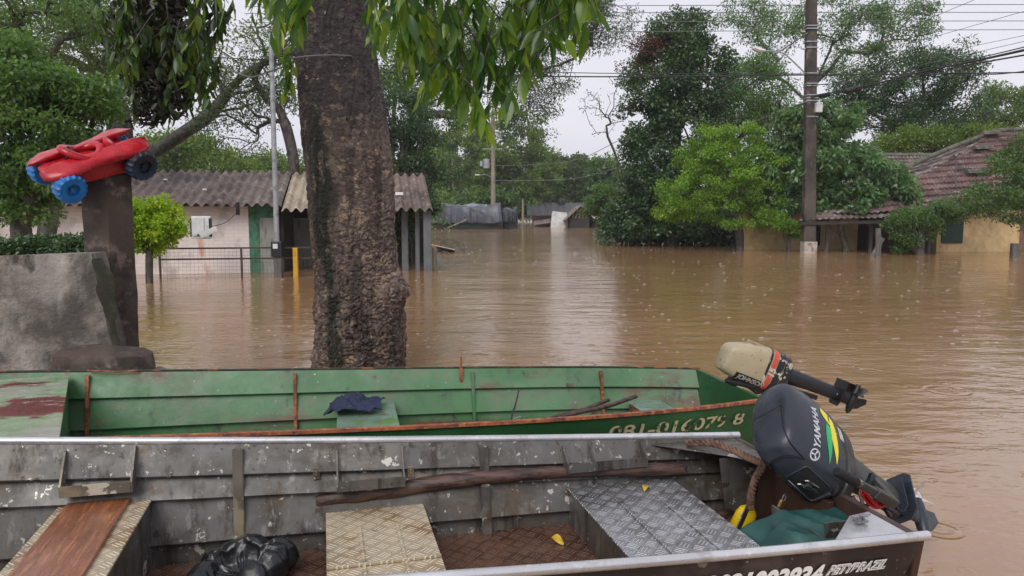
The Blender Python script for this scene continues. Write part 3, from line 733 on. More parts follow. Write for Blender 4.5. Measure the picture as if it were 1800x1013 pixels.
# front recess with starter handle
def rrect(w, h, r, n=5):
    pts = []
    for cx, cy, a0 in ((w - r, h - r, 0), (-w + r, h - r, 90), (-w + r, -h + r, 180), (w - r, -h + r, 270)):
        for k in range(n): a = R(a0 + 90 * k / (n - 1)); pts.append((cx + r * math.cos(a), cy + r * math.sin(a)))
    return pts
zc = Z0 + .215; rr = rrect(.062, .088, .02)
ctr = project(cowl, [(0, zc)], [], onfront, 0)[0]
Qf = project(cowl, [(p[0] - .015, zc + p[1]) for p in rr], [], onfront, .003)
n = len(rr); m = MB(); V = [(0 - .015, zc)]
for k_ in (.25, .5, .75, 1.0): V += [(p[0] * k_ - .015, zc + p[1] * k_) for p in rr]
Fc = [(0, 1 + k, 1 + (k + 1) % n) for k in range(n)] + [(1 + r_ * n + k, 1 + r_ * n + (k + 1) % n, 1 + (r_ + 1) * n + (k + 1) % n, 1 + (r_ + 1) * n + k) for r_ in range(3) for k in range(n)]
m.add(project(cowl, V, Fc, onfront, .003), Fc); rec = m.build('starter_recess', m_rubber, cowl, smooth=True, recalc=False)
m = MB(); m.tube(project(cowl, [(p[0] - .015, zc + p[1]) for p in rr + rr[:1]], [], onfront, .003), .005, 6); m.build('recess_rim', m_cowl, cowl, smooth=True)
m = MB(); fx = ctr.x - .012
m.bar((fx, -.015, zc - .085), (fx, -.015, zc - .01), .016, .012); m.box((fx - .008, -.015, zc - .088), (.022, .095, .018)); m.box((fx, -.015, zc + .01), (.02, .035, .03))
m.build('starter_handle', m_cowl2, rec, bevel=.004)
m = MB()
for dy in (-.032, .012): m.tube([(fx, -.015 + dy, zc - .03), (fx, -.015 + dy, zc + .045), (fx, -.005 + dy, zc + .052)], .004, 6)
m.build('latch_rod', m_steel, rec)
# side decals (both sides)
for sd in (-1, 1):
    def os_(u, v, sd=sd): return (u, sd * 1, v), (0, -sd, 0)
    fl = (lambda u: u) if sd < 0 else (lambda u: .06 - u)
    V, Fc = text_geo('YAMAHA', .058, .18, .0014, 1.0, 1)
    V = [(fl(-.075 + u) if sd < 0 else (.115 - u) * -1 + .02, Z0 + .262 + v * .95) for u, v in V]
    if sd > 0: V = [(.11 - (u + .095), v) for u, v in V]
    Q = project(cowl, V, Fc, os_, .0025); m = MB(); m.add(Q, Fc); m.build('lettering', m_silver, cowl, recalc=False)
    # ring emblem with three crossed forks
    cx, cz = -.103, Z0 + .282
    V = []; Fc = []
    for k in range(24):
        a = k / 24 * 6.283; V += [(cx + .021 * math.cos(a), cz + .021 * math.sin(a)), (cx + .027 * math.cos(a), cz + .027 * math.sin(a))]
    Fc = [(2 * k, 2 * k + 1, (2 * k + 3) % 48, (2 * k + 2) % 48) for k in range(24)]
    for k in range(3):
        a = R(90 + 120 * k); dx, dz = math.cos(a), math.sin(a); b = len(V)
        for s_, w_ in ((0, .002), (.019, .0045)): V += [(cx + dx * s_ - dz * w_, cz + dz * s_ + dx * w_), (cx + dx * s_ + dz * w_, cz + dz * s_ - dx * w_)]
        Fc.append((b, b + 1, b + 3, b + 2))
    Q = project(cowl, V, Fc, os_, .0025); m = MB(); m.add(Q, Fc); m.build('emblem', m_silver, cowl, recalc=False)
    for nm, mt, f0, f1 in (('yellow_stripe', m_yel, lambda t: (.075 + .10 * t, Z0 + .145 + .02 * math.sin(t * 3.14) + .03 * t), lambda t: (.075 + .125 * t, Z0 + .13 + .062 * math.sin(t * 2.6) + .055 * t + .0)),
                           ('yellow_stripe', m_yel, lambda t: (-.10 + .25 * t, Z0 + .150 - .010 * math.sin(t * 3)), lambda t: (-.10 + .27 * t, Z0 + .153 + .028 * math.sin(t * 2.6))),
                           ('green_stripe', m_grd, lambda t: (-.115 + .20 * t, Z0 + .193 - .02 * t), lambda t: (-.115 + .225 * t, Z0 + .195 + .030 * math.sin(t * 2.4) - .012 * t))):
        V, Fc = strip(f0, f1, 14, 3); Q = project(cowl, V, Fc, os_, .002); m = MB(); m.add(Q, Fc); m.build(nm, mt, cowl, recalc=False)
    V, Fc = strip(lambda t: (.06 + .08 * t, Z0 + .075), lambda t: (.06 + .08 * t, Z0 + .115), 5, 3); Q = project(cowl, V, Fc, os_, .002); m = MB(); m.add(Q, Fc)
    m.build('sticker', M('worn_sticker', (.42, .35, .27), .6, 0, layers=[((.6, .58, .5), 60, .5, .56)]), cowl, recalc=False)
    m = MB(); V = [(-.215 + .43 * t / 20, Z0 + .125 - .03 * math.sin(t / 20 * 3)) for t in range(21)]
# leg
m = MB(); m.loft([se_ring(.105, .072, Z0 - .02, .055, 28, 2.4), se_ring(.10, .062, -.08, .06, 28, 2.4), se_ring(.088, .045, -.22, .068, 28, 2.3), se_ring(.080, .034, -.36, .075, 28, 2.2), se_ring(.078, .028, -.43, .078, 28, 2.2)])
m.build('shaft_housing', M('olive_grey_housing', (.050, .052, .045), .45, .1, layers=[((.035, .036, .033), 4, .45, .6), ((.25, .22, .18), 60, .69, .71)]), mot, autos=40)
m = MB(); m.loft([se_ring(.082, .030, -.43, .078, 28, 2.2), se_ring(.085, .032, -.475, .085, 28, 2.2), se_ring(.07, .024, -.53, .08, 28, 2.), se_ring(.07, .022, -.60, .08, 28, 2.)])
lo = m.build('gear_case', m_cowl, mot, autos=40)
m = MB(); m.prism([(-.03, -.04), (.02, -.085), (.22, -.085), (.245, -.05), (.245, .05), (.22, .085), (.02, .085), (-.03, .04)], -.492, -.482)
m.prism([(0, -.03), (.03, -.058), (.20, -.058), (.20, .058), (.03, .058), (0, .03)], -.455, -.447); m.build('cavitation_plate', m_cowl, lo, bevel=.003)
m = MB(); N = 16; pts = [(-.06, .002), (-.045, .018), (0, .032), (.06, .037), (.13, .034), (.17, .028)]
m.loft([[(px, r * math.cos(a), -.64 + r * math.sin(a)) for a in [2 * math.pi * k / N for k in range(N)]] for px, r in pts]); m.build('torpedo', m_cowl, lo, autos=50)
m = MB(); m.prism([(.0, -.66), (.13, -.66), (.155, -.78), (.10, -.80), (.02, -.72)], -.006, .006, ax=1); m.build('skeg', m_cowl, lo, bevel=.002)
m = MB(); m.loft([[(px, r * math.cos(a), -.64 + r * math.sin(a)) for a in [2 * math.pi * k / N for k in range(N)]] for px, r in ((.17, .03), (.20, .028), (.235, .018))])
for k in range(3):
    a0 = R(120 * k + 20)
    def bl(u, v, a0=a0):
        r = .025 + .092 * v; wd_ = .05 * math.sin(min(1, .25 + v * .75) * 2.6) + .012; t = (u - .5) * 2 * wd_
        aa = a0 + t * .75 / max(.05, r); xx = .20 + t * .75; return (xx, r * math.cos(aa), -.64 + r * math.sin(aa))
    m.grid(bl, 6, 6)
m.build('propeller', M('worn_white_propeller', (.62, .62, .60), .4, 0, layers=[((.3, .26, .2), 18, .55, .65)]), lo, autos=40)
m = MB(); m.bar((-.02, 0, -.005), (-.02, 0, -.42), .035, .03, up=(1, 0, 0)); m.bar((.0, 0, -.40), (.06, 0, -.43), .05, .05); m.bar((-.03, 0, -.33), (-.06, 0, -.36), .02, .03); m.build('swivel_bracket', m_blackpl, mot, bevel=.004)
for dy in (-.06, .06):
    m = MB(); m.prism([(-.10, .03), (-.02, .04), (.01, -.06), (-.04, -.12), (-.09, -.10)], dy - .012, dy + .012, ax=1); m.build('clamp_bracket', m_blackpl, mot, bevel=.004)
    m = MB(); m.tube([(-.07, dy, -.03), (-.17, dy, -.05)], .009, 8); m.tube([(-.165, dy - .035, -.05), (-.165, dy + .035, -.05)], .007, 6); m.build('clamp_screw', m_steel, mot, autos=40)
# tiller folded up along the near side
def L3(a, b, t): return Vector(a) + (Vector(b) - Vector(a)) * t
T0, T1 = Vector((-.17, -.185, -.075)), Vector((-.245, -.225, .365))
m = MB(); m.bar(Vector((-.02, -.10, -.09)), T0 + Vector((-.01, 0, 0)), .06, .06); m.bar(T0 + Vector((0, 0, -.03)), L3(T0, T1, .30), .05, .05); m.bar(L3(T0, T1, .27), L3(T0, T1, .62), .038, .034)
t_ = m.build('tiller_arm', m_cowl2, mot, bevel=.008)
m = MB(); m.tube([L3(T0, T1, .58), L3(T0, T1, .64)], .021, 14); m.build('tiller_collar', m_steel, t_, autos=40)
m = MB(); m.tube([L3(T0, T1, .63), L3(T0, T1, .66), L3(T0, T1, .98), L3(T0, T1, 1.0)], [.021, .025, .023, .017], 18); m.build('grip', m_rubber, t_, autos=40)
# engine odds: links, hose
m = MB(); m.bar((-.13, -.10, -.02), (-.02, -.14, -.05), .02, .03); m.tube([(-.15, -.05, .02), (-.19, -.08, -.03), (-.14, -.11, -.08), (-.05, -.10, -.10)], .008, 8); m.bar((-.16, .03, -.02), (-.08, .02, -.10), .03, .05); m.build('control_linkage', m_blackpl, mot, autos=30)
m = MB(); pts = []; c0, c1, c2 = Vector((-.145, -.125, .03)), Vector((-.21, -.10, -.07)), Vector((-.12, -.13, -.13))
for i in range(240):
    t = i / 239; c = c0 * (1 - t) ** 2 + c1 * 2 * t * (1 - t) + c2 * t * t; a = i * .9; pts.append(c + Vector((.017 * math.cos(a), .012 * math.sin(a * .5), .017 * math.sin(a))))
m.tube(pts, .0035, 5); m.build('coiled_stop_cord', m_red, mot)

# -------- beige outboard of the green boat (tilted right up)
mb = thing('outboard_motor', (0, 0, 0), 0, 'worn beige and black outboard motor tilted up at the stern of the green boat', 'outboard motor')
gp = G.W(-.02, -.02, G.zg(0) + .03)
Rm = Matrix.Rotation(G.ph - .10, 4, 'Z') @ Matrix.Rotation(R(-68), 4, 'Y') @ Matrix.Scale(.94, 4)
mb.matrix_world = Matrix.Translation(P(1321, 638, Y=5.62) - Rm @ Vector((.05, 0, .30))) @ Rm
m = MB(); cs = []
# cowl: z up the shaft; top points to the left in the picture
for h, fa, fb, dx in ((.09, 1, 1, 0), (.16, 1.02, 1.02, 0), (.25, 1.04, 1.03, .0), (.36, 1.0, .98, -.01), (.46, .86, .88, -.025), (.53, .72, .80, -.03), (.555, .60, .70, -.035), (.565, .4, .5, -.035)):
    cs.append(se_ring(.165 * fa, .135 * fb, h, .05 + dx, 36, 4.2))
m.loft(cs); bc = m.build('cowl', m_beige, mb, autos=42)
m = MB(); m.loft([se_ring(.13, .105, .0, .05, 36, 3.6), se_ring(.158, .128, .04, .05, 36, 4), se_ring(.166, .136, .088, .05, 36, 4.2)]); m.build('lower_pan', m_blkdec, mb, autos=40)
# bands round the cowl base
def band(z0, z1, mat, name, off=.003):
    m = MB(); m.loft([se_ring(.165 * (1.0 + .07 * (z0 - .09)) + off, .135 * (1.0 + .06 * (z0 - .09)) + off, z0, .05, 36, 4.2), se_ring(.165 * (1.0 + .16 * (z1 - .09)) + off, .135 * (1.0 + .14 * (z1 - .09)) + off, z1, .05, 36, 4.2)], cap=False)
    return m.build(name, mat, bc, autos=40, recalc=True)
band(.095, .155, m_blkdec, 'black_band', .004); band(.163, .205, m_reddec, 'red_band', .006); band(.213, .235, m_blkdec, 'black_band', .004)
V, Fc = text_geo('15', .075, .1, .004, 1, 1)
wh = M('decal_cream', (.5, .47, .4), .5)
Q = project(bc, [(-.04 + u, .157 + v) for u, v in V], Fc, lambda u, v: ((1, u, v), (-1, 0, 0)), .0095); m = MB(); m.add(Q, Fc); m.build('number_decal', wh, bc, recalc=False)
Q = project(bc, [(.0 + u, .157 + v) for u, v in V], Fc, lambda u, v: ((u, -1, v), (0, 1, 0)), .0095); m = MB(); m.add(Q, Fc); m.build('number_decal', wh, bc, recalc=False)
# black side flash with worn lettering along the forward edge of the near side
V, Fc = strip(lambda t: (-.112, .12 + .33 * t), lambda t: (-.055, .12 + .33 * t), 12, 3); Q = project(bc, V, Fc, lambda u, v: ((u, -1, v), (0, 1, 0)), .004); m = MB(); m.add(Q, Fc); m.build('side_flash', m_blkdec, bc, recalc=False)
V, Fc = text_geo('JOHNSON', .05, .2, .001, 1, 1); Q = project(bc, [(-.100 + v, .43 - u) for u, v in V], Fc, lambda u, v: ((u, -1, v), (0, 1, 0)), .006); m = MB(); m.add(Q, Fc); m.build('lettering', wh, bc, recalc=False)
# raised rear lid with grab slot
m = MB(); m.box((.208, 0, .30), (.02, .16, .15)); lid = m.build('lid_panel', m_beige, bc, bevel=.006)
m = MB(); m.box((.2185, 0, .25), (.006, .10, .035)); m.build('grab_slot', m_brownwood, lid, bevel=.002)
m = MB(); m.loft([se_ring(.07, .05, .0, .06, 20, 2.4), se_ring(.06, .04, -.25, .07, 20, 2.2), se_ring(.055, .028, -.50, .07, 20, 2.2)]); m.build('shaft_housing', m_blkdec, mb, autos=40)
m = MB(); m.prism([(-.02, -.05), (.03, -.08), (.20, -.08), (.20, .08), (.03, .08), (-.02, .05)], -.52, -.505); m.loft([se_ring(.055, .028, -.50, .07, 20, 2.2), se_ring(.05, .02, -.62, .07, 20, 2)]); g_ = m.build('gear_case', m_blackpl, mb, autos=40)
m = MB(); m.loft([[(px, r * math.cos(a), -.66 + r * math.sin(a)) for a in [2 * math.pi * k / N for k in range(N)]] for px, r in ((-.05, .004), (-.03, .02), (.03, .036), (.13, .034), (.21, .02))]); m.build('torpedo', m_blackpl, g_, autos=50)
m = MB(); m.prism([(.0, -.68), (.10, -.68), (.12, -.78), (.08, -.79), (.02, -.73)], -.006, .006, ax=1); m.build('skeg', m_blackpl, g_, bevel=.002)
m = MB()
for k in range(3):
    a0 = R(120 * k + 60)
    def bl(u, v, a0=a0):
        r = .02 + .095 * v; wd_ = .055 * math.sin(min(1, .3 + v * .7) * 2.5) + .012; t = (u - .5) * 2 * wd_
        aa = a0 + t * .7 / max(.05, r); return (.16 + t * .6, r * math.cos(aa), -.66 + r * math.sin(aa))
    m.grid(bl, 6, 6)
m.build('propeller', m_blackpl, g_, autos=40)
m = MB(); m.bar((-.03, -.06, .0), (-.03, -.06, -.14), .05, .03); m.bar((-.03, .06, .0), (-.03, .06, -.14), .05, .03); m.bar((-.05, 0, .03), (-.02, 0, -.35), .04, .04, up=(1, 0, 0)); m.build('clamp_bracket', m_blackpl, mb, bevel=.004)
m = MB(); m.bar((-.04, -.05, .03), (-.13, -.09, .30), .035, .035); m.tube([(-.13, -.09, .30), (-.16, -.11, .50)], [.02, .018], 12); m.build('tiller_arm', m_rubber, mb, autos=40)
m = MB(); m.tube([(-.12, -.04, .36), (-.15, -.02, .20), (-.12, .02, .08), (-.05, .04, .0)], .01, 8); m.tube([(-.13, .04, .30), (-.17, .0, .16), (-.10, -.03, .02)], .008, 8); m.bar((-.13, 0, .05), (-.13, .0, .42), .09, .05); m.tube([(-.14, .05, .42), (-.20, .02, .30), (-.19, 0, .10), (-.10, -.02, -.05)], .012, 8); m.tube([(-.13, -.08, .45), (-.24, -.05, .32), (-.22, -.06, .12), (-.08, -.08, -.02)], .009, 8); m.build('control_linkage', m_blackpl, mb, autos=40)

# -------- loose things in the boats
def Aloc(x, y, z): return A.W(x, y, z)
# long beam / oar shaft across the near boat
p0, p1 = P(556, 882, z=.33), P(1262, 812, z=.40)
p1 = A.W(-.36, .60, .36); m = MB(); N = 40; pts = []; rad = []
for i in range(N + 1):
    t = i / N; q = p0.lerp(p1, t); q.z += .050 * math.sin(t * 3.14); pts.append(q); rad.append(.038 + .004 * math.sin(t * 7) - .004 * t)
m.tube([pt - p0 for pt in pts], rad, 14); m.v = [tuple(v) for v in m.v]
vn_ = vnoise(np.array(m.v) * 14, 3); m.v = [(v[0], v[1] + .004 * k_, v[2] + .005 * k_) for v, k_ in zip(m.v, vn_)]
o = m.build('wooden_pole', m_wood_dark, autos=60); o.location = p0
tag(o, 'long dark wet wooden pole lying across the seats of the grey boat', 'pole')
# wooden board on seat 1
m = MB(); m.box((0, 0, .009), (.26, .88, .018)); o = m.build('wooden_board', m_ply, bevel=.003); o.location = A.W(-3.24, .22, .4305); o.rotation_euler = (0, 0, A.ph + .02)
tag(o, 'wet reddish brown board lying on the left bench of the grey boat', 'board')
# yellow leaves
def leaf3(name, loc, rot, L_, label):
    m = MB(); m.grid(lambda u, v: ((v - .5) * L_, (u - .5) * L_ * .5 * math.sin(min(1, v * .95 + .05) * 3.0), .006 + .012 * math.sin(v * 5) * abs(u - .5) * 2 + .01 * math.sin(v * 3.1)), 4, 8)
    o = m.build(name, m_leafy, smooth=True); o.location = loc; o.rotation_euler = rot; tag(o, label, 'leaf')
leaf3('fallen_leaf', A.W(-.62, .50, .309), (.1, 0, 1.2), .085, 'yellow fallen leaf on the silver tread plate seat')
leaf3('fallen_leaf', A.W(-1.13, .42, .118), (.3, 0, -.8), .085, 'yellow fallen leaf on the brown floor beside the silver seat')
leaf3('fallen_leaf', A.W(-.33, .58, .118), (.2, 0, .3), .11, 'yellow brown leaf on the dark floor under the far stern corner')
# braided rope
m = MB(); key = [A.W(-.33, .60, .505), A.W(-.25, .50, .53), A.W(-.21, .36, .535), A.W(-.17, .26, .52), A.W(-.13, .20, .50), A.W(-.17, .19, .44), A.W(-.20, .18, .36), A.W(-.21, .17, .30)]
def catmull(k, n):
    o_ = []
    for i in range(len(k) - 1):
        a, b, c, d = k[max(i - 1, 0)], k[i], k[i + 1], k[min(i + 2, len(k) - 1)]
        for j in range(n):
            t = j / n; o_.append(.5 * ((2 * b) + (c - a) * t + (2 * a - 5 * b + 4 * c - d) * t * t + (3 * b - a - 3 * c + d) * t ** 3))
    return o_ + [k[-1]]
cp = catmull(key, 22); base = key[0].copy()
for st in range(3):
    pts = []
    for i, c in enumerate(cp):
        a = i * .42 + st * 2.094; pts.append(c - base + Vector((.011 * math.cos(a), .006 * math.sin(a), .011 * math.sin(a))))
    m.tube(pts, .0095, 7)
o = m.build('rope', m_rope, autos=60); o.location = base; tag(o, 'thick brown braided rope from the far rim to the engine mount', 'rope')
# yellow jug
m = MB(); m.loft([[(r * math.cos(a) * e, r * math.sin(a), h) for a in [2 * math.pi * k / 20 for k in range(20)]] for r, h, e in ((.045, 0, 1), (.052, .01, 1), (.052, .10, 1), (.045, .13, 1), (.025, .15, 1))]); 
o = m.build('plastic_jug', m_yplastic, autos=50); o.location = A.W(-.20, .30, .118); o.rotation_euler = (.25, .35, .3); tag(o, 'battered yellow plastic jug in the stern of the grey boat', 'jug')
m = MB(); m.loft([[(r * math.cos(a), r * math.sin(a), h) for a in [2 * math.pi * k / 16 for k in range(16)]] for r, h in ((.03, 0), (.034, .01), (.034, .05), (.03, .06))])  # small round yellow plastic item, unidentified
o = m.build('plastic_piece', m_yplastic, autos=50); o.location = A.W(-.25, .01, .22); o.rotation_euler = (.4, .3, .3); tag(o, 'small round yellow plastic piece beside the teal bag', 'float')
# padlock
m = MB(); m.box((0, 0, .02), (.035, .016, .04)); lk = m.build('padlock', m_brass, bevel=.004); lk.location = A.W(-.16, .0, .36); lk.rotation_euler = (.2, .3, .6); tag(lk, 'brass padlock hanging on the engine clamp', 'padlock')
m = MB(); m.tube([(-.011, 0, .038), (-.011, 0, .06)] + [(-.011 * math.cos(a), 0, .06 + .011 * math.sin(a)) for a in (0.5, 1.0, 1.57, 2.1, 2.6)] + [(.011, 0, .06), (.011, 0, .038)], .003, 6); m.build('shackle', m_steel, lk, autos=40)
# teal cloth bag
def cloth(nx, ny, fn, t, mat, name, loc, rz, label, cat, sub=1):
    m = thick(fn, nx, ny, t); o = m.build(name, mat, smooth=True); o.location = loc; o.rotation_euler = (0, 0, rz); tag(o, label, cat)
    if sub: b = o.modifiers.new('s', 'SUBSURF'); b.levels = 1; b.render_levels = 1
    return o
gr = np.random.default_rng(3)
def nz(x, y, z=0, s=0): return float(vnoise([(x, y, z)], s)[0])
def teal(u, v):
    x = (u - .5) * .50; y = (v - .5) * .46; e = min(u, 1 - u, v, 1 - v)
    x += .05 * nz(u * 3, v * 3, 1, 5); y += .05 * nz(u * 3, v * 3, 7, 6)
    h = .085 * min(1, e * 5) ** .6 + .025 * nz(u * 4, v * 4, 0, 1) + .03 * (1 - abs(nz(u * 5 + v * 2, v * 3, 2, 2))) ** 3 - .07 * (u < .25) * (.25 - u) * 4
    r = abs((u - .52) * .8 + (v - .5) * .5); h += .022 * math.exp(-(r / .035) ** 2)
    return (x, y, h + .02)
cloth(30, 28, teal, .03, m_teal, 'cloth_bag', A.W(-.19, -.28, .29), A.ph - .15, 'dark teal padded cloth bag under the engine in the grey boat', 'bag')
# navy garment
def navy(u, v):
    x = (u - .5) * .42 + .05 * nz(u * 2.5, v * 2.5, 3, 8); y = (v - .5) * .34 + .05 * nz(u * 2.5, v * 2.5, 9, 9)
    h = .085 * math.exp(-((u - .42) ** 2 + (v - .5) ** 2) * 7) + .030 * abs(nz(u * 6, v * 3, 0, 1)) + .018 * abs(nz(u * 11, v * 9, 0, 3)) + .007 * math.sin((u + v * 1.6) * 20 + 3 * nz(u * 3, v * 3))
    h -= max(0, -.14 - x) * .8
    return (x, y, h + .02)
cloth(44, 40, navy, .008, m_navy, 'folded_garment', G.W(-2.80, .48, .288), G.ph - .1, 'crumpled navy blue garment on the green boat seat', 'garment')
# black vinyl sack: open crumpled bag
def sack(u, v):
    a = u * 2 * math.pi; ca, sa = math.cos(a), math.sin(a)
    sq = (abs(ca) ** 3 + abs(sa) ** 3) ** (-1 / 3)
    cr = (1 - abs(nz(ca * 2.1 + 5, sa * 2.1, v * 1.6, 6))) ** 3; cr2 = (1 - abs(nz(ca * 4.2, sa * 4.2 + 3, v * 3.5, 9))) ** 4
    prof_ = [(0, .0), (.12, .0), (.19, .01), (.215, .05), (.20, .11), (.165, .15), (.13, .155), (.12, .12), (.10, .07), (.05, .045), (0, .04)]
    t = v * (len(prof_) - 1); i = min(int(t), len(prof_) - 2); f = t - i
    r = prof_[i][0] * (1 - f) + prof_[i + 1][0] * f; z = prof_[i][1] * (1 - f) + prof_[i + 1][1] * f
    r *= sq * (1 - .16 * cr - .07 * cr2); x = r * ca * 1.1 + .02 * sa; y = r * sa * .85
    z *= (1 + .30 * max(0, ca) ** 2 + .25 * max(0, sa) ** 3 - .55 * max(0, -sa * .8 - ca * .5) ** 2) * (1 - .22 * cr)
    if v > .5: x -= .05 * max(0, ca) * (v - .4); y -= .06 * max(0, sa) * (v - .3)
    return (x * 1.05, y, max(.002, z * .82 + .012 * cr2 * (v > .15)))
m = MB(); m.grid(sack, 110, 44, closeu=True); o = m.build('rubber_sack', m_bag, smooth=True); o.location = A.W(-2.62, .40, .115); o.rotation_euler = (0, 0, A.ph - .1)
tag(o, 'crumpled shiny black rubber sack on the floor of the grey boat', 'sack'); b = o.modifiers.new('s', 'SUBSURF'); b.levels = 1; b.render_levels = 1
m = MB(); m.box((0, 0, 0), (.06, .02, .003)); q = m.build('sack_tag', m_white, o); q.location = (-.14, -.20, .03); q.rotation_euler = (.5, 0, .4)
# paddles and stick in the green boat
def stick(name, a, b, r0, r1, mat, label, cat, blade=None, n=10):
    a = Vector(a); b = Vector(b); m = MB(); pts = [(b - a) * t for t in np.linspace(0, 1, 7)]
    pts = [p + Vector((0, 0, .008 * math.sin(i * 1.3))) for i, p in enumerate(pts)]
    m.tube(pts, list(np.linspace(r0, r1, 7)), n)
    if blade: d = (b - a).normalized(); m.bar((b - a) - d * .02, (b - a) + d * blade, .11, .018)
    o = m.build(name, mat, autos=40); o.location = a; tag(o, label, cat); return o
stick('paddle', G.W(-1.35, .05, .24), G.W(-.62, .32, .30), .015, .018, m_wood_dark, 'dark wooden paddle with its end on the stern seat of the green boat', 'paddle')
stick('paddle', G.W(-1.45, .13, .20), G.W(-.84, .34, .28), .016, .016, m_wood_dark, 'thinner dark paddle lying behind the longer one in the green boat', 'paddle')
a = P(898, 740, z=.45); o = stick('thin_stick', a, P(912, 688, Y=a.y + .15), .007, .005, m_blackpl, 'thin black stick leaning out at the near rim of the green boat', 'stick', n=6)
m = MB(); m.tube([(0, 0, .02), (.02, -.01, -.03), (.06, -.03, -.075)], .003, 5); m.tube([(0, 0, .02), (.05, .0, .035)], .003, 5); o = m.build('bent_wire', m_wire); o.location = P(902, 742, z=.44); tag(o, 'short bent wire over the rim of the green boat', 'wire')
# =================================================================== left: wall, pillar, toy, stone
def rough_box(name, pts_bottom, z0, z1, mat, amp=.015, seg=.06, freq=5, seed=1, top_fn=None, parent=None):
    """box from 4 corner xy (ccw) with noisy subdivided faces"""
    m = MB(); a, b, c, d = [Vector((p[0], p[1], 0)) for p in pts_bottom]
    def face(p, q, z0_, z1_):
        L_ = (q - p).length; nu = max(2, int(L_ / seg)); nv = max(2, int((z1 - z0) / seg))
        def fn(u, v):
            x = p.lerp(q, u); zt = z1 if top_fn is None else top_fn(x.x, x.y); return (x.x, x.y, z0 + (zt - z0) * v)
        m.grid(fn, nu, nv)
    for p, q in ((a, b), (b, c), (c, d), (d, a)): face(p, q, z0, z1)
    def top(u, v):
        x = a.lerp(b, u).lerp(d.lerp(c, u), v); return (x.x, x.y, z1 if top_fn is None else top_fn(x.x, x.y))
    m.grid(top, max(2, int((b - a).length / seg)), max(2, int((d - a).length / seg)))
    Vn = np.array(m.v); n1 = fbm(Vn * freq, 3, seed); n2 = fbm(Vn * freq + 31, 3, seed + 5); n3 = fbm(Vn * freq + 71, 3, seed + 9)
    Vn[:, 0] += n1 * amp; Vn[:, 1] += n2 * amp; Vn[:, 2] += n3 * amp * .7
    m.v = [tuple(v) for v in Vn]; o = m.build(name, mat, parent, recalc=False)
    bm = bmesh.new(); bm.from_mesh(o.data); bmesh.ops.remove_doubles(bm, verts=bm.verts, dist=.004); bmesh.ops.recalc_face_normals(bm, faces=bm.faces); bm.to_mesh(o.data); bm.free()
    o.data.polygons.foreach_set('use_smooth', [True] * len(o.data.polygons))
    try: o.data.set_sharp_from_angle(angle=R(40))
    except Exception: pass
    return o
# concrete wall (slightly above water, running off to the left, end slopes)
YW = 6.25
p0 = P(-260, 470, Y=5.9); p1 = P(168, 447, Y=YW)
def wtop(x, y): t = (x - p0.x) / (p1.x - p0.x); return P(0, 458, Y=6).z * (1 - t) + p1.z * t + .01
cw = rough_box('concrete_wall', [(p0.x, 5.75), (P(205, 600, Y=6.2).x, 6.18), (P(205, 600, Y=6.2).x, 6.40), (p0.x, 5.97)], -.3, p1.z, m_conc, .014, .05, 6, 3, wtop)
# slope the right end: push verts above
Vn = np.array([v.co[:] for v in cw.data.vertices]); xr = P(205, 600, Y=6.2).x
zt = p1.z; k_ = np.clip((Vn[:, 0] - (xr - .30)) / .30, 0, 1) * np.clip((Vn[:, 2] - .45) / (zt - .45), 0, 1); Vn[:, 0] -= k_ * .16
cw.data.vertices.foreach_set('co', Vn.astype(np.float32).ravel())
tag(cw, 'stained grey concrete wall with pale blotches at the left edge', 'wall')
m = MB(); m.grid(lambda u, v: (P(152 + 32 * v, 0, Y=6.2).x + (u - .5) * (.10 + .05 * math.sin(v * 7)) , 6.165 + .02 * abs(u - .5), zt - .03 - (zt - .42) * v), 6, 24)
Vn = np.array(m.v); q = fbm(Vn * 9, 3, 4); Vn[:, 0] += q * .05; m.v = [tuple(v) for v in Vn]
m.build('moss_streak', m_moss, cw, smooth=True)
m = MB(); m.grid(lambda u, v: (p0.x + (p1.x - p0.x) * u, 5.70 + .44 * u + .30 * v, wtop(p0.x + (p1.x - p0.x) * u, 0) + .015 + .012 * math.sin(u * 40)), 60, 2)
# pillar
pl0 = P(163, 500, Y=6.55); pl1 = P(240, 500, Y=6.62)
pil = rough_box('concrete_pillar', [(pl0.x, 6.45), (pl1.x - .13, 6.45), (pl1.x, 6.62), (pl0.x + .10, 6.85)], -.3, P(0, 303, Y=6.5).z, m_concD, .012, .04, 7, 8)
tag(pil, 'dark wet concrete pillar with the red toy buggy on its top', 'pillar')
m = MB(); m.tube([(pl1.x - .01, 6.5, 1.98), (pl1.x + .02, 6.47, 1.96), (pl1.x + .01, 6.5, 1.92)], .006, 5); m.build('iron_hook', m_iron, pil)
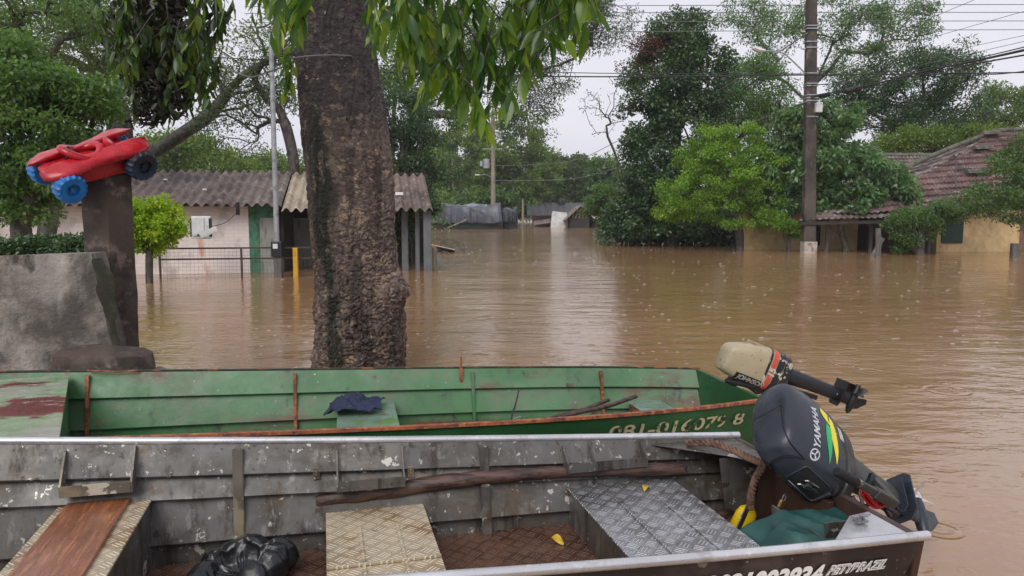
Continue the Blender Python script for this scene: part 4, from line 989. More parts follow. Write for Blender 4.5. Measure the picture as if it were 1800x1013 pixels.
# dark stone block
rng = np.random.default_rng(11)
c = P(190, 640, Y=6.05); m = MB()
def rock(u, v):
    a = u * 6.283; t = [0, .55, .95, 1.0, .96, .80, .55, 0][min(7, int(v * 7 + .001))]; zz = [-.35, -.3, -.1, .12, .235, .275, .29, .30][min(7, int(v * 7 + .001))]
    r = 1 / max(abs(math.cos(a)) ** 3 + abs(math.sin(a)) ** 3, .3) ** (1 / 3)
    return (r * math.cos(a) * .33 * t, r * math.sin(a) * .22 * t, zz)
m.grid(rock, 40, 7, closeu=True); Vn = np.array(m.v); q = fbm(Vn * 4, 3, 2); Vn *= (1 + .22 * q)[:, None]; m.v = [tuple(v) for v in Vn]
o = m.build('stone_block', m_concD, autos=35); o.location = (c.x, c.y, .36); o.scale = (1.15, 1.1, 1.0); tag(o, 'dark rounded concrete block at the foot of the pillar', 'block')
for k, (dx, w) in enumerate(((.30, .10),)):
    m = MB(); m.box((0, 0, 0), (.12, .3, .5), Matrix.Rotation(.35, 3, 'Y')); o = m.build('concrete_slab', m_conc, bevel=.02); o.location = (c.x + .30, c.y + .05, .20); tag(o, 'tilted broken concrete slab beside the dark block', 'slab')

# toy buggy -------------------------------------------------------
toy = thing('toy_buggy', (0, 0, 0), 0, 'red plastic ride-on toy buggy with blue wheels perched on the pillar', 'toy car')
tc = P(160, 290, Y=6.45)
# car axes: front to the lower left and to the camera, top tipped towards the camera
fx_ = Vector((-.62, -.70, -.30)).normalized(); up0 = Vector((.10, -.50, .85)); sy_ = up0.cross(fx_).normalized(); up1 = fx_.cross(sy_).normalized()
Rt = Matrix((( -fx_.x, -sy_.x, up1.x), (-fx_.y, -sy_.y, up1.y), (-fx_.z, -sy_.z, up1.z))).to_4x4()
toy.matrix_world = Matrix.Translation(tc) @ Rt @ Matrix.Scale(.80, 4)
def tgrid(fn, nu, nv, name, mat, par, t=.012, sub=1):
    m = thick(fn, nu, nv, t); o = m.build(name, mat, par, smooth=True)
    if sub: b = o.modifiers.new('s', 'SUBSURF'); b.levels = sub; b.render_levels = sub
    return o
m = MB()
# tub
secs = []
for x, hw, z0, z1 in ((-.40, .10, -.02, .06), (-.36, .13, -.07, .08), (-.18, .15, -.10, .10), (.0, .16, -.11, .11), (.20, .15, -.10, .12), (.34, .13, -.06, .13), (.40, .10, .0, .12)):
    hw *= 1.25; z1 += .035
    secs.append([(x, y * hw, z) for y, z in ((-1, z1), (-1.02, (z0 + z1) / 2), (-.85, z0), (.85, z0), (1.02, (z0 + z1) / 2), (1, z1), (.6, z1 - .02), (0, z1 - .03), (-.6, z1 - .02))])
m.loft(secs); bd = m.build('body', m_redpl, toy, smooth=True, bevel=.01)
b = bd.modifiers.new('s', 'SUBSURF'); b.levels = 2; b.render_levels = 2
# side pods sweeping from nose fender to rear fender, cockpit ring, seat back
for sy in (-1, 1):
    secs = []
    for x, yc, zc, hw, hh in ((-.55, .15, .085, .035, .012), (-.50, .17, .095, .09, .028), (-.38, .20, .115, .125, .042), (-.22, .20, .125, .115, .05), (-.02, .17, .13, .075, .055), (.16, .18, .15, .09, .06), (.32, .21, .175, .125, .055), (.46, .21, .19, .12, .04), (.56, .19, .20, .06, .015)):
        secs.append([(x, sy * yc + hw * .95 * math.copysign(abs(math.cos(a)) ** .5, math.cos(a)), zc + hh * .8 * math.copysign(abs(math.sin(a)) ** .6, math.sin(a)) + (.03 * math.cos(a) * sy * -1)) for a in [2 * math.pi * k / 16 for k in range(16)]])
    m = MB(); m.loft(secs); m.build('side_pod', m_redpl, toy, smooth=True)
    m = MB(); m.prism([(-.20, -.09), (.30, -.10), (.34, .14), (-.24, .12)], sy * .17 - .02, sy * .17 + .02, ax=1); m.build('side_panel', m_redpl, toy, bevel=.015, smooth=True)
m = MB(); N_ = 28; pts = [(-.06 + .185 * math.cos(a), .135 * math.sin(a), .17 + .03 * math.cos(a * 2) + .07 * max(0, -math.cos(a))) for a in [2 * math.pi * k / N_ for k in range(N_ + 1)]]
m.tube(pts, .045, 12, cap=False); m.v = [(x, y * 1.12, .15 + (z - .15) * .8) for x, y, z in m.v]; m.build('cockpit_ring', m_redpl, toy, smooth=True)
def sb(u, v): return (.16 + .08 * v + .02 * math.cos(u * 6), (u - .5) * .26, .06 + .20 * v * math.sin(.25 + u * 2.64) ** .4)
o = MB().grid(sb, 12, 5).build('seat_back', m_redpl, toy, smooth=True); b = o.modifiers.new('t', 'SOLIDIFY'); b.thickness = .02
m = MB(); m.tube([(-.26, 0, .10), (-.16, 0, .20)], .014, 8); m.tube([(-.17 + .0 * math.cos(a), .06 * math.cos(a), .20 + .05 * math.sin(a)) for a in np.linspace(0, 6.28, 17)], .012, 6); m.build('steering_wheel', m_blackpl, toy, smooth=True)
m = MB(); m.prism([(-.42, -.09), (-.50, -.05), (-.50, .05), (-.42, .09), (-.30, .10), (-.30, -.10)], .06, .105); m.build('nose', m_redpl, toy, bevel=.012)
def wheel(x, y, z, r, w, mat, k):
    m = MB(); N = 80
    prof_ = [(-w / 2, r * .45), (-w / 2, r * .86), (-w * .38, r * .97), (0, r), (w * .38, r * .97), (w / 2, r * .86), (w / 2, r * .45)]
    V = []
    for px_, rr in prof_:
        ring = []
        for q in range(N):
            a = 2 * math.pi * q / N; lug = 1 + (.03 if ((q + (3 if px_ > 0 else 0)) % 5 < 2) and rr > r * .8 else -.035 * (rr > r * .8))
            ring.append((x + rr * lug * math.cos(a), y + px_, z + rr * lug * math.sin(a)))
        V.append(ring)
    m.loft(V, cap=False); o = m.build('wheel', mat, toy, autos=32)
    m = MB(); prof2 = [(-w * .5, r * .46), (-w * .30, r * .42), (-w * .30, r * .20), (-w * .48, r * .16), (-w * .48, .001)]
    for sg in (1, -1):
        m.loft([[(x + rr * math.cos(a), y + sg * px_, z + rr * math.sin(a)) for a in [2 * math.pi * q / 20 for q in range(20)]] for px_, rr in prof2], cap=False)
    m.build('rim', mat, o, autos=40)
    m = MB(); m.tube([(x, 0, z), (x, y, z)], .016, 8); m.build('axle', m_iron, o)
wheel(-.36, -.27, -.05, .155, .17, m_bluepl, 0); wheel(-.36, .29, -.07, .155, .17, m_bluepl, 1)
wheel(.40, -.28, .0, .165, .18, m_bluedk, 2); wheel(.40, .28, .0, .165, .18, m_bluepl, 3)

# =================================================================== big foreground tree
TY = 8.0
Lk = [(-40, 517), (0, 519), (100, 521), (200, 527), (300, 536), (400, 541), (500, 546), (600, 544), (645, 541), (720, 538)]
Rk = [(-40, 652), (0, 655), (50, 660), (100, 668), (200, 682), (300, 692), (400, 698), (460, 702), (560, 712), (600, 713), (645, 712), (720, 716)]
tree = thing('broadleaf_tree', (P(628, 650, Y=TY).x, TY, 0), 0, 'big tree with thick flaky trunk and a burl, standing right behind the green boat', 'tree')
TX = tree.location.x
NZ, NA = 620, 430
zs = np.linspace(-.7, 4.75, NZ); ang = np.linspace(0, 2 * np.pi, NA, endpoint=False)
pyz = []
tab = [(P(0, py, Y=TY).z, P(l, py, Y=TY).x) for py, l in Lk]; tabr = [(P(0, py, Y=TY).z, P(r_, py, Y=TY).x) for py, r_ in Rk]
tab.sort(); tabr.sort()
xl = np.interp(zs, [t[0] for t in tab], [t[1] for t in tab]); xr_ = np.interp(zs, [t[0] for t in tabr], [t[1] for t in tabr])
cx = (xl + xr_) / 2 - TX; rd = (xr_ - xl) / 2
ZZ, AA = np.meshgrid(zs, ang, indexing='ij'); CX = np.repeat(cx[:, None], NA, 1); RD = np.repeat(rd[:, None], NA, 1)
fl = 1 + .035 * np.sin(3 * AA + ZZ * .8) + .02 * np.sin(7 * AA - ZZ * 1.7) + .10 * np.clip(.35 - ZZ, 0, 1) ** 1.5
X = np.cos(AA); Y_ = np.sin(AA); base_ = np.stack([X * RD + CX, Y_ * RD, ZZ], -1).reshape(-1, 3)
# burl on right, slightly to the camera
bz = P(0, 508, Y=TY).z; da = np.angle(np.exp(1j * (AA - (-.25)))); burl = .16 * np.exp(-((ZZ - bz) / .15) ** 2 - (da / .42) ** 2)
bz2 = P(0, 580, Y=TY).z; da2 = np.angle(np.exp(1j * (AA + 1.1))); burl += .03 * np.exp(-((ZZ - bz2) / .3) ** 2 - (da2 / .25) ** 2)
# flaky bark: worley plates flattened vertically, with horizontal cracks
q = base_ * np.array([7, 7, 15.]); q = q + np.stack([fbm(base_ * 4, 3, 21), fbm(base_ * 4, 3, 26), fbm(base_ * 5, 3, 29)], 1) * 3.0
d1, d2, idv = worley(q, 3); q2 = base_ * np.array([22, 22, 38.]) + fbm(base_ * 9, 2, 5)[:, None] * 1.5; e1, e2, idw = worley(q2, 9)
low = np.clip((2.6 - ZZ.ravel()) / 2.0, .25, 1)
disp = (.018 * (idv - .5) - .034 * np.clip(1 - (d2 - d1) / .14, 0, 1)) * low + (.005 * (idw - .5) - .004 * np.clip(1 - (e2 - e1) / .2, 0, 1)) * low
rg1 = (1 - np.abs(fbm(base_ * np.array([5, 5, 1.3]) + fbm(base_ * 2, 2, 3)[:, None], 3, 61)) * 3).clip(0, 1) ** 3
rg2 = (1 - np.abs(fbm(base_ * np.array([6, 6, 11]) + 9, 3, 63)) * 3.5).clip(0, 1) ** 3
disp += -.020 * rg1 - .018 * rg2 * low + .035 * fbm(base_ * 2.2, 4, 31) + .010 * fbm(base_ * 12, 3, 37) + .004 * fbm(base_ * 45, 2, 38)
rr = RD.ravel() * fl.ravel() * .955 + burl.ravel() * (1 + .5 * fbm(base_ * 10, 3, 40)) + disp
Vt = np.stack([X.ravel() * rr + CX.ravel(), Y_.ravel() * rr, ZZ.ravel()], 1)
ii = np.arange(NZ - 1)[:, None] * NA; jj = np.arange(NA)[None, :]; jn = (jj + 1) % NA
Ft = np.stack([ii + jj, ii + jn, ii + NA + jn, ii + NA + jj], -1).reshape(-1, 4)
def bark_big():
    k = MatB('flaky_brown_bark')
    a = k.noise(2.2, 6, .65, (1, 1, .7)).rng(.40, .60)
    c = k.mix(a, (.215, .158, .128), (.115, .085, .074))
    x, y, z = k.xyz()
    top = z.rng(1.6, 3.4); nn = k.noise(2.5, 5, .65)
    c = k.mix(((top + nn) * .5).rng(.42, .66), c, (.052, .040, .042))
    d, vn = k.vor(17, (1, 1, 1.6)); s_ = k.nt.nodes.new('ShaderNodeSeparateXYZ'); k.nt.links.new(vn.outputs['Color'], s_.inputs[0])
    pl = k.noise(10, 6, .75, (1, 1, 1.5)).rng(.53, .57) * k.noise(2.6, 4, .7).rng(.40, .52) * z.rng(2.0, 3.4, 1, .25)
    c = k.mix(pl, c, (.42, .30, .21))
    pl2 = k.noise(17, 6, .75, (1, 1, 1.3)).rng(.63, .655); c = k.mix(pl2, c, (.58, .48, .38))
    c = k.mix(k.noise(5, 6, .7, (1, 1, .5)).rng(.60, .68) * k.noise(1.4, 3).rng(.42, .58), c, (.035, .045, .024))
    c = k.mix(k.noise(19, 5, .75, (1, 1, 1.7)).rng(.54, .62) * .8, c, (.030, .020, .017))  # near-black flecks paint crevice shade into the bark colour
    c = k.mix(k.noise(2.6, 5, .7, (2.2, 2.2, .28)).rng(.52, .62) * .75, c, (.038, .028, .025))
    # moss / water streaks running down
    w = (x + z * .07 + k.noise(1.6, 4, .6, (1, 1, .8)) * .5 - .24 + .10)
    st = w.abs().rng(.05, .15, 1, 0) * k.noise(6, 5, .7, (1, 1, .35)).rng(.38, .50) * z.rng(2.6, 3.2, 1, 0)
    c = k.mix(st, c, (.020, .024, .014))
    c = k.mix(z.rng(.0, .30, 1, 0) * .75, c, (.10, .062, .040))
    k.set('Base Color', c); k.set('Roughness', nn.rng(.3, .7, .38, .8)); k.b.inputs['Specular IOR Level'].default_value = .45
    k.bump(k.noise(14, 6, .75, (1, 1, 1.7)), .8, .035); k.bump(k.noise(45, 6, .75, (1, 1, 1.8)), .9, .014); return k.m
MB_ = bark_big()
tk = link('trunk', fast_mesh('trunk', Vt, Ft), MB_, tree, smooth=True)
# upper limbs
def limb(pts, rads, par, name='limb', n=14, mat=None):
    pts = [Vector(p) for p in pts]; key = catmull(pts, 10); rr_ = list(np.interp(np.linspace(0, len(rads) - 1, len(key)), range(len(rads)), rads))
    m = MB(); m.tube(key, rr_, n); Vn = np.array(m.v); Vn += fbm(Vn * 5, 3, 3)[:, None] * .03; m.v = [tuple(v) for v in Vn]
    return m.build(name, mat or MB_, par, smooth=True)
limb([(0.0, 0, 4.3), (-.05, 0, 5.0), (-.9, -.4, 5.7), (-2.0, -1.0, 5.6), (-2.9, -1.3, 5.0)], [.40, .34, .22, .14, .07], tree)
limb([(0.1, 0, 4.3), (.2, -.2, 5.1), (.9, -1.6, 5.6), (1.7, -2.7, 5.0), (2.3, -3.3, 4.4)], [.38, .32, .20, .12, .05], tree)
limb([(-.0, 0, 4.4), (-.1, .1, 5.6), (.3, .5, 7.0), (.9, .8, 8.2)], [.36, .3, .2, .1], tree)
limb([(0.0, 0, 4.6), (-.2, -.8, 5.3), (-.5, -2.2, 5.2), (-.9, -3.2, 4.6)], [.25, .2, .12, .05], tree)
limb([(1.7, -2.7, 5.0), (1.6, -3.3, 4.6), (1.15, -3.7, 4.2), (.55, -3.9, 4.0)], [.08, .06, .04, .02], tree)

def near_leaf(V, Fc, base, d, side, L_, w, curl):
    """one folded, curved pointed leaf of 3x7 verts"""
    n = d.cross(side).normalized(); b = len(V)
    wp = (.12, .72, 1., .96, .72, .36, .02)
    for i in range(7):
        t = i / 6; c = base + d * L_ * t + n * (-curl * t * t * L_) + Vector((0, 0, -.10 * t * t * L_)); ww = w * .5 * wp[i]
        wav = .05 * w * math.sin(i * 2.1)
        V += [c - side * ww + n * (ww * .35 + wav), c, c + side * ww + n * (ww * .35 - wav)]
    for i in range(6):
        for j in range(2): q = b + i * 3 + j; Fc.append((q, q + 1, q + 4, q + 3))
def foliage(name, twigs, L_, w, mat, matw, par, dens=1., rs=1, hang=.8):
    """twigs: list of (start, end) ; leaves hang alternately on the outer part of each drooping twig"""
    rg_ = random.Random(rs); V = []; Fc = []; tw = MB()
    for a, b in twigs:
        a = Vector(a); b = Vector(b); mid = a.lerp(b, .5) + Vector((rg_.uniform(-.05, .05), rg_.uniform(-.05, .05), .15 * (a - b).length))
        key = [(a * (1 - t) ** 2 + mid * 2 * t * (1 - t) + b * t * t) for t in np.linspace(0, 1, 9)]
        tw.tube(key, list(np.linspace(.0055, .002, 9)), 5)
        nl = max(4, int((b - a).length / (L_ * .30) * dens))
        for k in range(nl):
            t = .25 + .75 * (k + rg_.random() * .6) / nl; t = min(1, t); i = min(7, int(t * 8)); p = key[i].lerp(key[i + 1], t * 8 - i); dr = (key[i + 1] - key[i]).normalized()
            az = rg_.uniform(0, 6.283); out = Vector((math.cos(az), math.sin(az), 0))
            d = (dr * .5 + out * rg_.uniform(.25, .8) + Vector((0, 0, -hang * rg_.uniform(.5, 1.5)))).normalized()
            sd_ = d.cross(Vector((rg_.uniform(-1, 1), rg_.uniform(-1, 1), rg_.uniform(-.3, .3)))).normalized(); s_ = rg_.uniform(.65, 1.15)
            near_leaf(V, Fc, p + d * .015, d, sd_, L_ * s_, w * s_ * rg_.uniform(.85, 1.15), rg_.uniform(-.1, .3))
    tw.build('twigs', matw, par, smooth=True, recalc=False)
    return link(name, fast_mesh(name, [tuple(v) for v in V], Fc), mat, par, smooth=True)
rp = random.Random(4); org = Vector((TX, TY, 0))
def twigset(spec, n, Y0, Y1, up=.5, spread=.35):
    """spec: polygon rows (py, xmin, xmax) in the photo; returns twigs ending there"""
    out = []
    for i in range(n):
        k = rp.random() * (len(spec) - 1); j = int(k); f = k - j; py = spec[j][0] * (1 - f) + spec[j + 1][0] * f
        xa = spec[j][1] * (1 - f) + spec[j + 1][1] * f; xb = spec[j][2] * (1 - f) + spec[j + 1][2] * f
        px = rp.uniform(xa, xb); e = P(px, py, Y=rp.uniform(Y0, Y1)); s_ = e + Vector((rp.uniform(-spread, spread), rp.uniform(-.2, .2), up * rp.uniform(.6, 1.3)))
        out.append((s_ - org, e - org))
    return out
# right curtain
tws = twigset([(-60, 650, 1080), (0, 650, 1060), (60, 660, 1020), (110, 690, 960)], 74, 4.3, 5.8, .45) + twigset([(100, 690, 960), (150, 700, 930), (200, 720, 900)], 26, 4.3, 5.2, .40) + twigset([(-80, 900, 1060), (20, 960, 1060), (75, 990, 1020)], 11, 4.2, 4.8) \
    + twigset([(185, 800, 890), (235, 860, 890)], 5, 4.3, 4.6, .35) + twigset([(60, 655, 700), (90, 655, 690)], 4, 6.5, 7.2, .4)
foliage('leaf_curtain', tws, .155, .058, l_fore, m_bark, tree, .95, 2, .7)
tws = twigset([(-60, 330, 560), (0, 380, 540), (35, 430, 530), (60, 470, 525)], 13, 4.2, 5.0, .4)
foliage('leaf_curtain', tws, .18, .05, l_fore, m_bark, tree, .9, 5)
# dark left clump
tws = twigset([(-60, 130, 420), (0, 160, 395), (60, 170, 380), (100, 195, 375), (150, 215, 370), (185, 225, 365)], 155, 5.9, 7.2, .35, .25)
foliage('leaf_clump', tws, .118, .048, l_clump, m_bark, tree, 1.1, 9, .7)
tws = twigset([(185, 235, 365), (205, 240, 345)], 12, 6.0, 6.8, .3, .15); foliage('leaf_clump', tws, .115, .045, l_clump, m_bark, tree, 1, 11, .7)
# the hanging limb with the dark tangle inside the clump
a = P(300, -60, Y=6.6) - org; b_ = P(296, 60, Y=6.6) - org; c_ = P(310, 160, Y=6.5) - org; d_ = P(285, 215, Y=6.5) - org
limb([(-2.0, -1.0, 5.6), a, b_, c_], [.11, .08, .06, .03], tree)
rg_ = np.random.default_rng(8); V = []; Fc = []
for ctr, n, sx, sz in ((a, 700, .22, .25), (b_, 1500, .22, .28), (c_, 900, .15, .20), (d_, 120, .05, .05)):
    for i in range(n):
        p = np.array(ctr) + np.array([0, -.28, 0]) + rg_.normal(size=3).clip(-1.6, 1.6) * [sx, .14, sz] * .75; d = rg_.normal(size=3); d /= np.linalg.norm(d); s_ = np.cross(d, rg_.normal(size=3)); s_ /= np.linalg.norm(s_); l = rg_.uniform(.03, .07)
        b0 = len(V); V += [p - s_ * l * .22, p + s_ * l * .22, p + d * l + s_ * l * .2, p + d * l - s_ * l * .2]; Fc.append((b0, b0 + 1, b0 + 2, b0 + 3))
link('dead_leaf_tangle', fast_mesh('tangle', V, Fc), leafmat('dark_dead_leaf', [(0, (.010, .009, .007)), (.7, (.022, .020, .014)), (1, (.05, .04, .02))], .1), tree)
# leaves sprouting beside trunk
foliage('trunk_sprout', [(P(520, 60, Y=7.6) - org, P(500, 165, Y=7.5) - org), (P(525, 90, Y=7.6) - org, P(508, 150, Y=7.5) - org)], .16, .06, l_fore, m_bark, tree, 1.2, 3)
foliage('trunk_sprout', [(P(655, 40, Y=7.5) - org, P(668, 90, Y=7.3) - org)], .16, .06, l_fore, m_bark, tree, 1.2, 3)
# cable tied round the trunk
m = MB(); pts = [P(300, 60, Y=9) , P(420, 130, Y=8.2), P(470, 127, Y=7.9), P(520, 108, Y=7.75)]
for k in range(9):
    a = R(190 + k * 20); r_ = .50; pts.append(Vector((TX - .28 + r_ * math.cos(a) * .98 + .0, TY + r_ * math.sin(a), P(0, 108 - k * 2.4, Y=7.5).z)))
m.tube(catmull(pts, 6), .008, 6); o = m.build('cable', m_wire); tag(o, 'thin grey cable looped round the thick trunk near the top', 'cable')
LEAFK = 1.7
# =================================================================== tree builder
def leaf_cloud(clusters, rad, n, L_, w, seed, flat=.6, droop=.3, spread=None):
    """clusters: (k,3); n leaves in total; returns V,F of folded rhombi"""
    g = np.random.default_rng(seed); C = np.asarray(clusters); k = len(C)
    idx = g.integers(0, k, n); r = (rad if np.isscalar(rad) else np.asarray(rad)[idx][:, None])
    off = g.normal(size=(n, 3)); off /= np.maximum(np.linalg.norm(off, axis=1, keepdims=True), 1e-6); off *= (g.random((n, 1)) ** .45)
    p = C[idx] + off * r * np.array([1, 1, flat])
    d = off * .7 + g.normal(size=(n, 3)) * .7; d[:, 2] -= droop; d /= np.linalg.norm(d, axis=1, keepdims=True)
    nm = g.normal(size=(n, 3)) + np.array([0, 0, 1.1]); s = np.cross(d, nm); s /= np.linalg.norm(s, axis=1, keepdims=True); nn = np.cross(s, d)
    l = L_ * g.uniform(.6, 1.25, (n, 1)); ww = w * g.uniform(.7, 1.2, (n, 1))
    V = np.stack([p, p + d * l * .45 + s * ww * .5 + nn * ww * .14, p + d * l, p + d * l * .45 - s * ww * .5 + nn * ww * .14], 1).reshape(-1, 3)
    return V, np.arange(4 * n).reshape(-1, 4)

def skeleton(m, root_pts, clusters, r0, rtip=.012, seed=1, wob=.12, sides=6, pw=.62):
    """grow limbs from the trunk polyline to every cluster; radii by how much each limb carries"""
    g = random.Random(seed); nodes = [Vector(p) for p in root_pts]; par = [i - 1 for i in range(len(nodes))]; load = [0] * len(nodes)
    cl = sorted([Vector(c) for c in clusters], key=lambda c: min((c - q).length for q in nodes[len(root_pts) // 3:]))
    arr = np.array([n_[:] for n_ in nodes]); dirs = np.gradient(arr, axis=0); dirs /= np.maximum(np.linalg.norm(dirs, axis=1, keepdims=True), 1e-6); lo = max(1, int(len(root_pts) * .35)); ends = []
    for c in cl:
        dv = np.array(c[:]) - arr; dist = np.linalg.norm(dv, axis=1); cs_ = (dv * dirs).sum(1) / np.maximum(dist, 1e-6); cost = dist * (1.9 - .9 * cs_) + np.where(dv[:, 2] < 0, -dv[:, 2] * .9, 0); cost[:lo] += 50
        i = int(cost.argmin()); a = nodes[i]; L_ = (c - a).length; k = max(2, min(6, int(L_ / .8) + 1)); prev = i; new = []
        for t in range(1, k + 1):
            f = t / k; p = a.lerp(c, f) + Vector((g.uniform(-1, 1), g.uniform(-1, 1), g.uniform(-.4, 1.0) + .8 * math.sin(f * 3.14))) * wob * L_ * (1 if t < k else 0) * .35
            nodes.append(p); par.append(prev); load.append(0); prev = len(nodes) - 1; new.append(p[:])
        nw = np.array(new); dd_ = np.diff(np.vstack([[a[:]], nw]), axis=0); dd_ /= np.maximum(np.linalg.norm(dd_, axis=1, keepdims=True), 1e-6); dirs = np.vstack([dirs, dd_]); arr = np.vstack([arr, new]); ends.append(prev)
    for e in ends:
        q = e
        while q >= 0: load[q] += 1; q = par[q]
    mx = max(load); rr = [max(rtip, r0 * (l / mx) ** pw) for l in load]
    kids = {}
    for i, p in enumerate(par): kids.setdefault(p, []).append(i)
    done = set()
    # chains: follow the heaviest child
    stack = [0]
    while stack:
        s = stack.pop(); chain = [s] if par[s] < 0 else [par[s], s]; q = s
        while q in kids:
            ch = sorted(kids[q], key=lambda z: -load[z]); stack += ch[1:]; q = ch[0]; chain.append(q)
        rs = [rr[z] for z in chain]
        if par[s] >= 0: rs[0] = min(rs[0], rr[s] * 1.15)
        pts = [nodes[z] for z in chain]
        if len(pts) > 1: m.tube(pts, rs, sides if rs[0] > .06 else 4, cap=False)

def blob_clusters(blobs, per, seed, Y):
    """blobs: (px, py, rx_px, ry_px[, dY[, depth factor]]) -> world points on and in each ellipsoid"""
    g = np.random.default_rng(seed); out = []; tot = sum(b[2] * b[3] for b in blobs)
    for b in blobs:
        dy = b[4] if len(b) > 4 else 0; df = b[5] if len(b) > 5 else 1.
        c = P(b[0], b[1], Y=Y + dy); sc = (Y + dy) / F; rx, rz = b[2] * sc, b[3] * sc
        k = max(2, int(per * b[2] * b[3] / tot)); o_ = g.normal(size=(k, 3)); o_ /= np.linalg.norm(o_, axis=1, keepdims=True)
        o_ *= g.uniform(.25, 1, (k, 1)) ** .5; out.append(np.array(c) + o_ * [rx, rx * df, rz])
    return np.vstack(out)

def tree_(name, label, cat, base, blobs, nclu, nleaf, L_, w, mat, r0, crad, group=None, bmat=None, trunk=None, seed=1, flat=.65, droop=.3, rtip=.010, Y=None, wob=.12, zmin=None, extra=None, trunktop=.45, bare=0):
    """base = (px, py, Y) or Vector; blobs in photo pixels at distance Y"""
    Yb = base[1] if Y is None else Y
    bx = P(base[0], 400, Y=base[1]).x; b0 = Vector((bx, base[1], 0))
    if group is None: group = {'bushy_tree': 'bushy trees around the flood', 'bamboo_clump': 'feathery clumps far across the water', 'acacia_tree': 'feathery trees at the upper left'}.get(name)
    root = thing(name, b0, 0, label, cat, group)
    C = blob_clusters(blobs, nclu, seed, Yb)
    if zmin is not None: C[:, 2] = np.maximum(C[:, 2], zmin)
    C = C - np.array(b0); gd = -1.0
    if r0:
        ctr = C.mean(0)
        if trunk is None: tp = [(0, 0, gd), (0, 0, 0), (ctr[0] * .15, ctr[1] * .15, ctr[2] * trunktop * .5), (ctr[0] * .45, ctr[1] * .45, ctr[2] * trunktop)]
        else: tp = [(0, 0, gd)] + [tuple(P(x, y, Y=Yb + dy) - b0) for x, y, dy in trunk]
        tp = catmull([Vector(p) for p in tp], 4)
        m = MB(); skeleton(m, tp, C, r0, rtip, seed, wob)
        m.build('trunk', bmat or m_bark, root, smooth=True, recalc=False)
    live = C if not bare else C[:int(len(C) * (1 - bare))]
    V, Fc = leaf_cloud(live, crad, int(nleaf * LEAFK), L_, w * 1.1, seed + 7, flat, droop)
    link('crown', fast_mesh('crown', V, Fc), mat, root)
    if extra:
        for eb, en, el, em, enm in extra:
            C2 = blob_clusters(eb, max(6, en // 60), seed + 3, Yb) - np.array(b0); V, Fc = leaf_cloud(C2, crad, en, el, el * .5, seed + 9, flat, droop)
            link(enm, fast_mesh(enm, V, Fc), em, root)
    return root
# =================================================================== left house
hp = P(440, 480, z=0); hr = math.atan(.19)
hs = thing('flooded_house', (hp.x, hp.y, 0), hr, 'low whitewashed house with a corrugated roof and green doorway, flooded, on the left', 'house')
def bx(c, d, name, mat, par=hs, bev=0, label=None): return MB().box(c, d).build(name, mat, par, bevel=bev, label=label)
bx((-7.2, .1, .5), (14.4, .2, 3.0), 'wall', m_brickw, label='whitewashed block front wall')
bx((.42, .11, .5), (.84, .2, 3.0), 'wall', m_greenw, label='green painted wall')
bx((.52, .0, .62), (.42, .06, 2.0), 'door', m_door, bev=.01)
bx((3.2, 3.4, .5), (4.8, .15, 3.0), 'wall', m_dark, label='dark back wall of the porch')  # wall colour set near black for the porch's shade
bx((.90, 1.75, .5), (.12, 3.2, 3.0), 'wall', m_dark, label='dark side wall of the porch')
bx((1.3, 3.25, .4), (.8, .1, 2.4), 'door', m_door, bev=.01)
bx((-14.3, 2.6, .5), (.2, 5, 3.0), 'wall', m_brickw); bx((-6.5, 5.1, .5), (15, .2, 3.2), 'wall', m_brickw)
bx((-7, -.02, 2.0), (14, .05, .1), 'eave_board', m_oldwood)
def rsheet(x0, x1, ya, za, yb, zb, pitch, amp, mat, nm, lab=None, sag=.03, th=.008):
    nu = int((x1 - x0) / pitch * 10); nv = 10
    def fn(u, v):
        x = x0 + (x1 - x0) * u; lap = .018 * ((v * 2) % 1 < .5) ; return (x, ya + (yb - ya) * v, za + (zb - za) * v + amp * math.sin(2 * math.pi * x / pitch) + sag * math.sin(x * .9) * math.sin(v * 3) + .012 * math.sin(x * 3.1 + v * 2) + (.02 if v < .5 else 0))
    return thick(fn, nu, nv, th).build(nm, mat, hs, autos=60, label=lab)
rsheet(-15.2, 1.0, -.62, 1.97, 2.55, 3.10, .272, .052, m_roofA, 'roof_sheet', 'dark brown lichened corrugated roof')
rsheet(1.02, 3.3, -.75, 1.84, 2.55, 3.06, .272, .058, m_roofB, 'roof_sheet', 'lighter tan corrugated roof end')
rsheet(3.32, 5.35, -.75, 1.84, 2.55, 3.06, .272, .062, m_roofC, 'roof_sheet', 'brown corrugated roof at the porch')
rsheet(-15.2, 5.35, 2.57, 3.08, 5.8, 1.95, .272, .052, m_roofA, 'roof_sheet', None)
# posts of the porch
for x, y, w_, hgt in ((4.55, .25, .20, 1.85), (4.92, .05, .13, 1.85), (5.20, -.35, .24, 1.82)):
    MB().box((x, y, (hgt - 1) / 2), (w_, .12, hgt + 1)).build('porch_post', m_greyplank, hs, bevel=.01)
MB().box((5.42, -.25, .05), (.14, .08, 1.3)).build('porch_post', m_oldwood, hs, bevel=.01, label='short dark post')
m = MB()
for x, y, r_ in ((-4.5, .4, .05), (-1.3, .6, .045), (-2.6, 1.5, .04), (4.4, .3, .09)):
    z = 1.97 + (y + .62) * .357 + .05; m.box((x, y, z), (r_ * 2.6, r_ * 1.6, r_))
m.build('roof_debris', m_white, hs, bevel=.01)
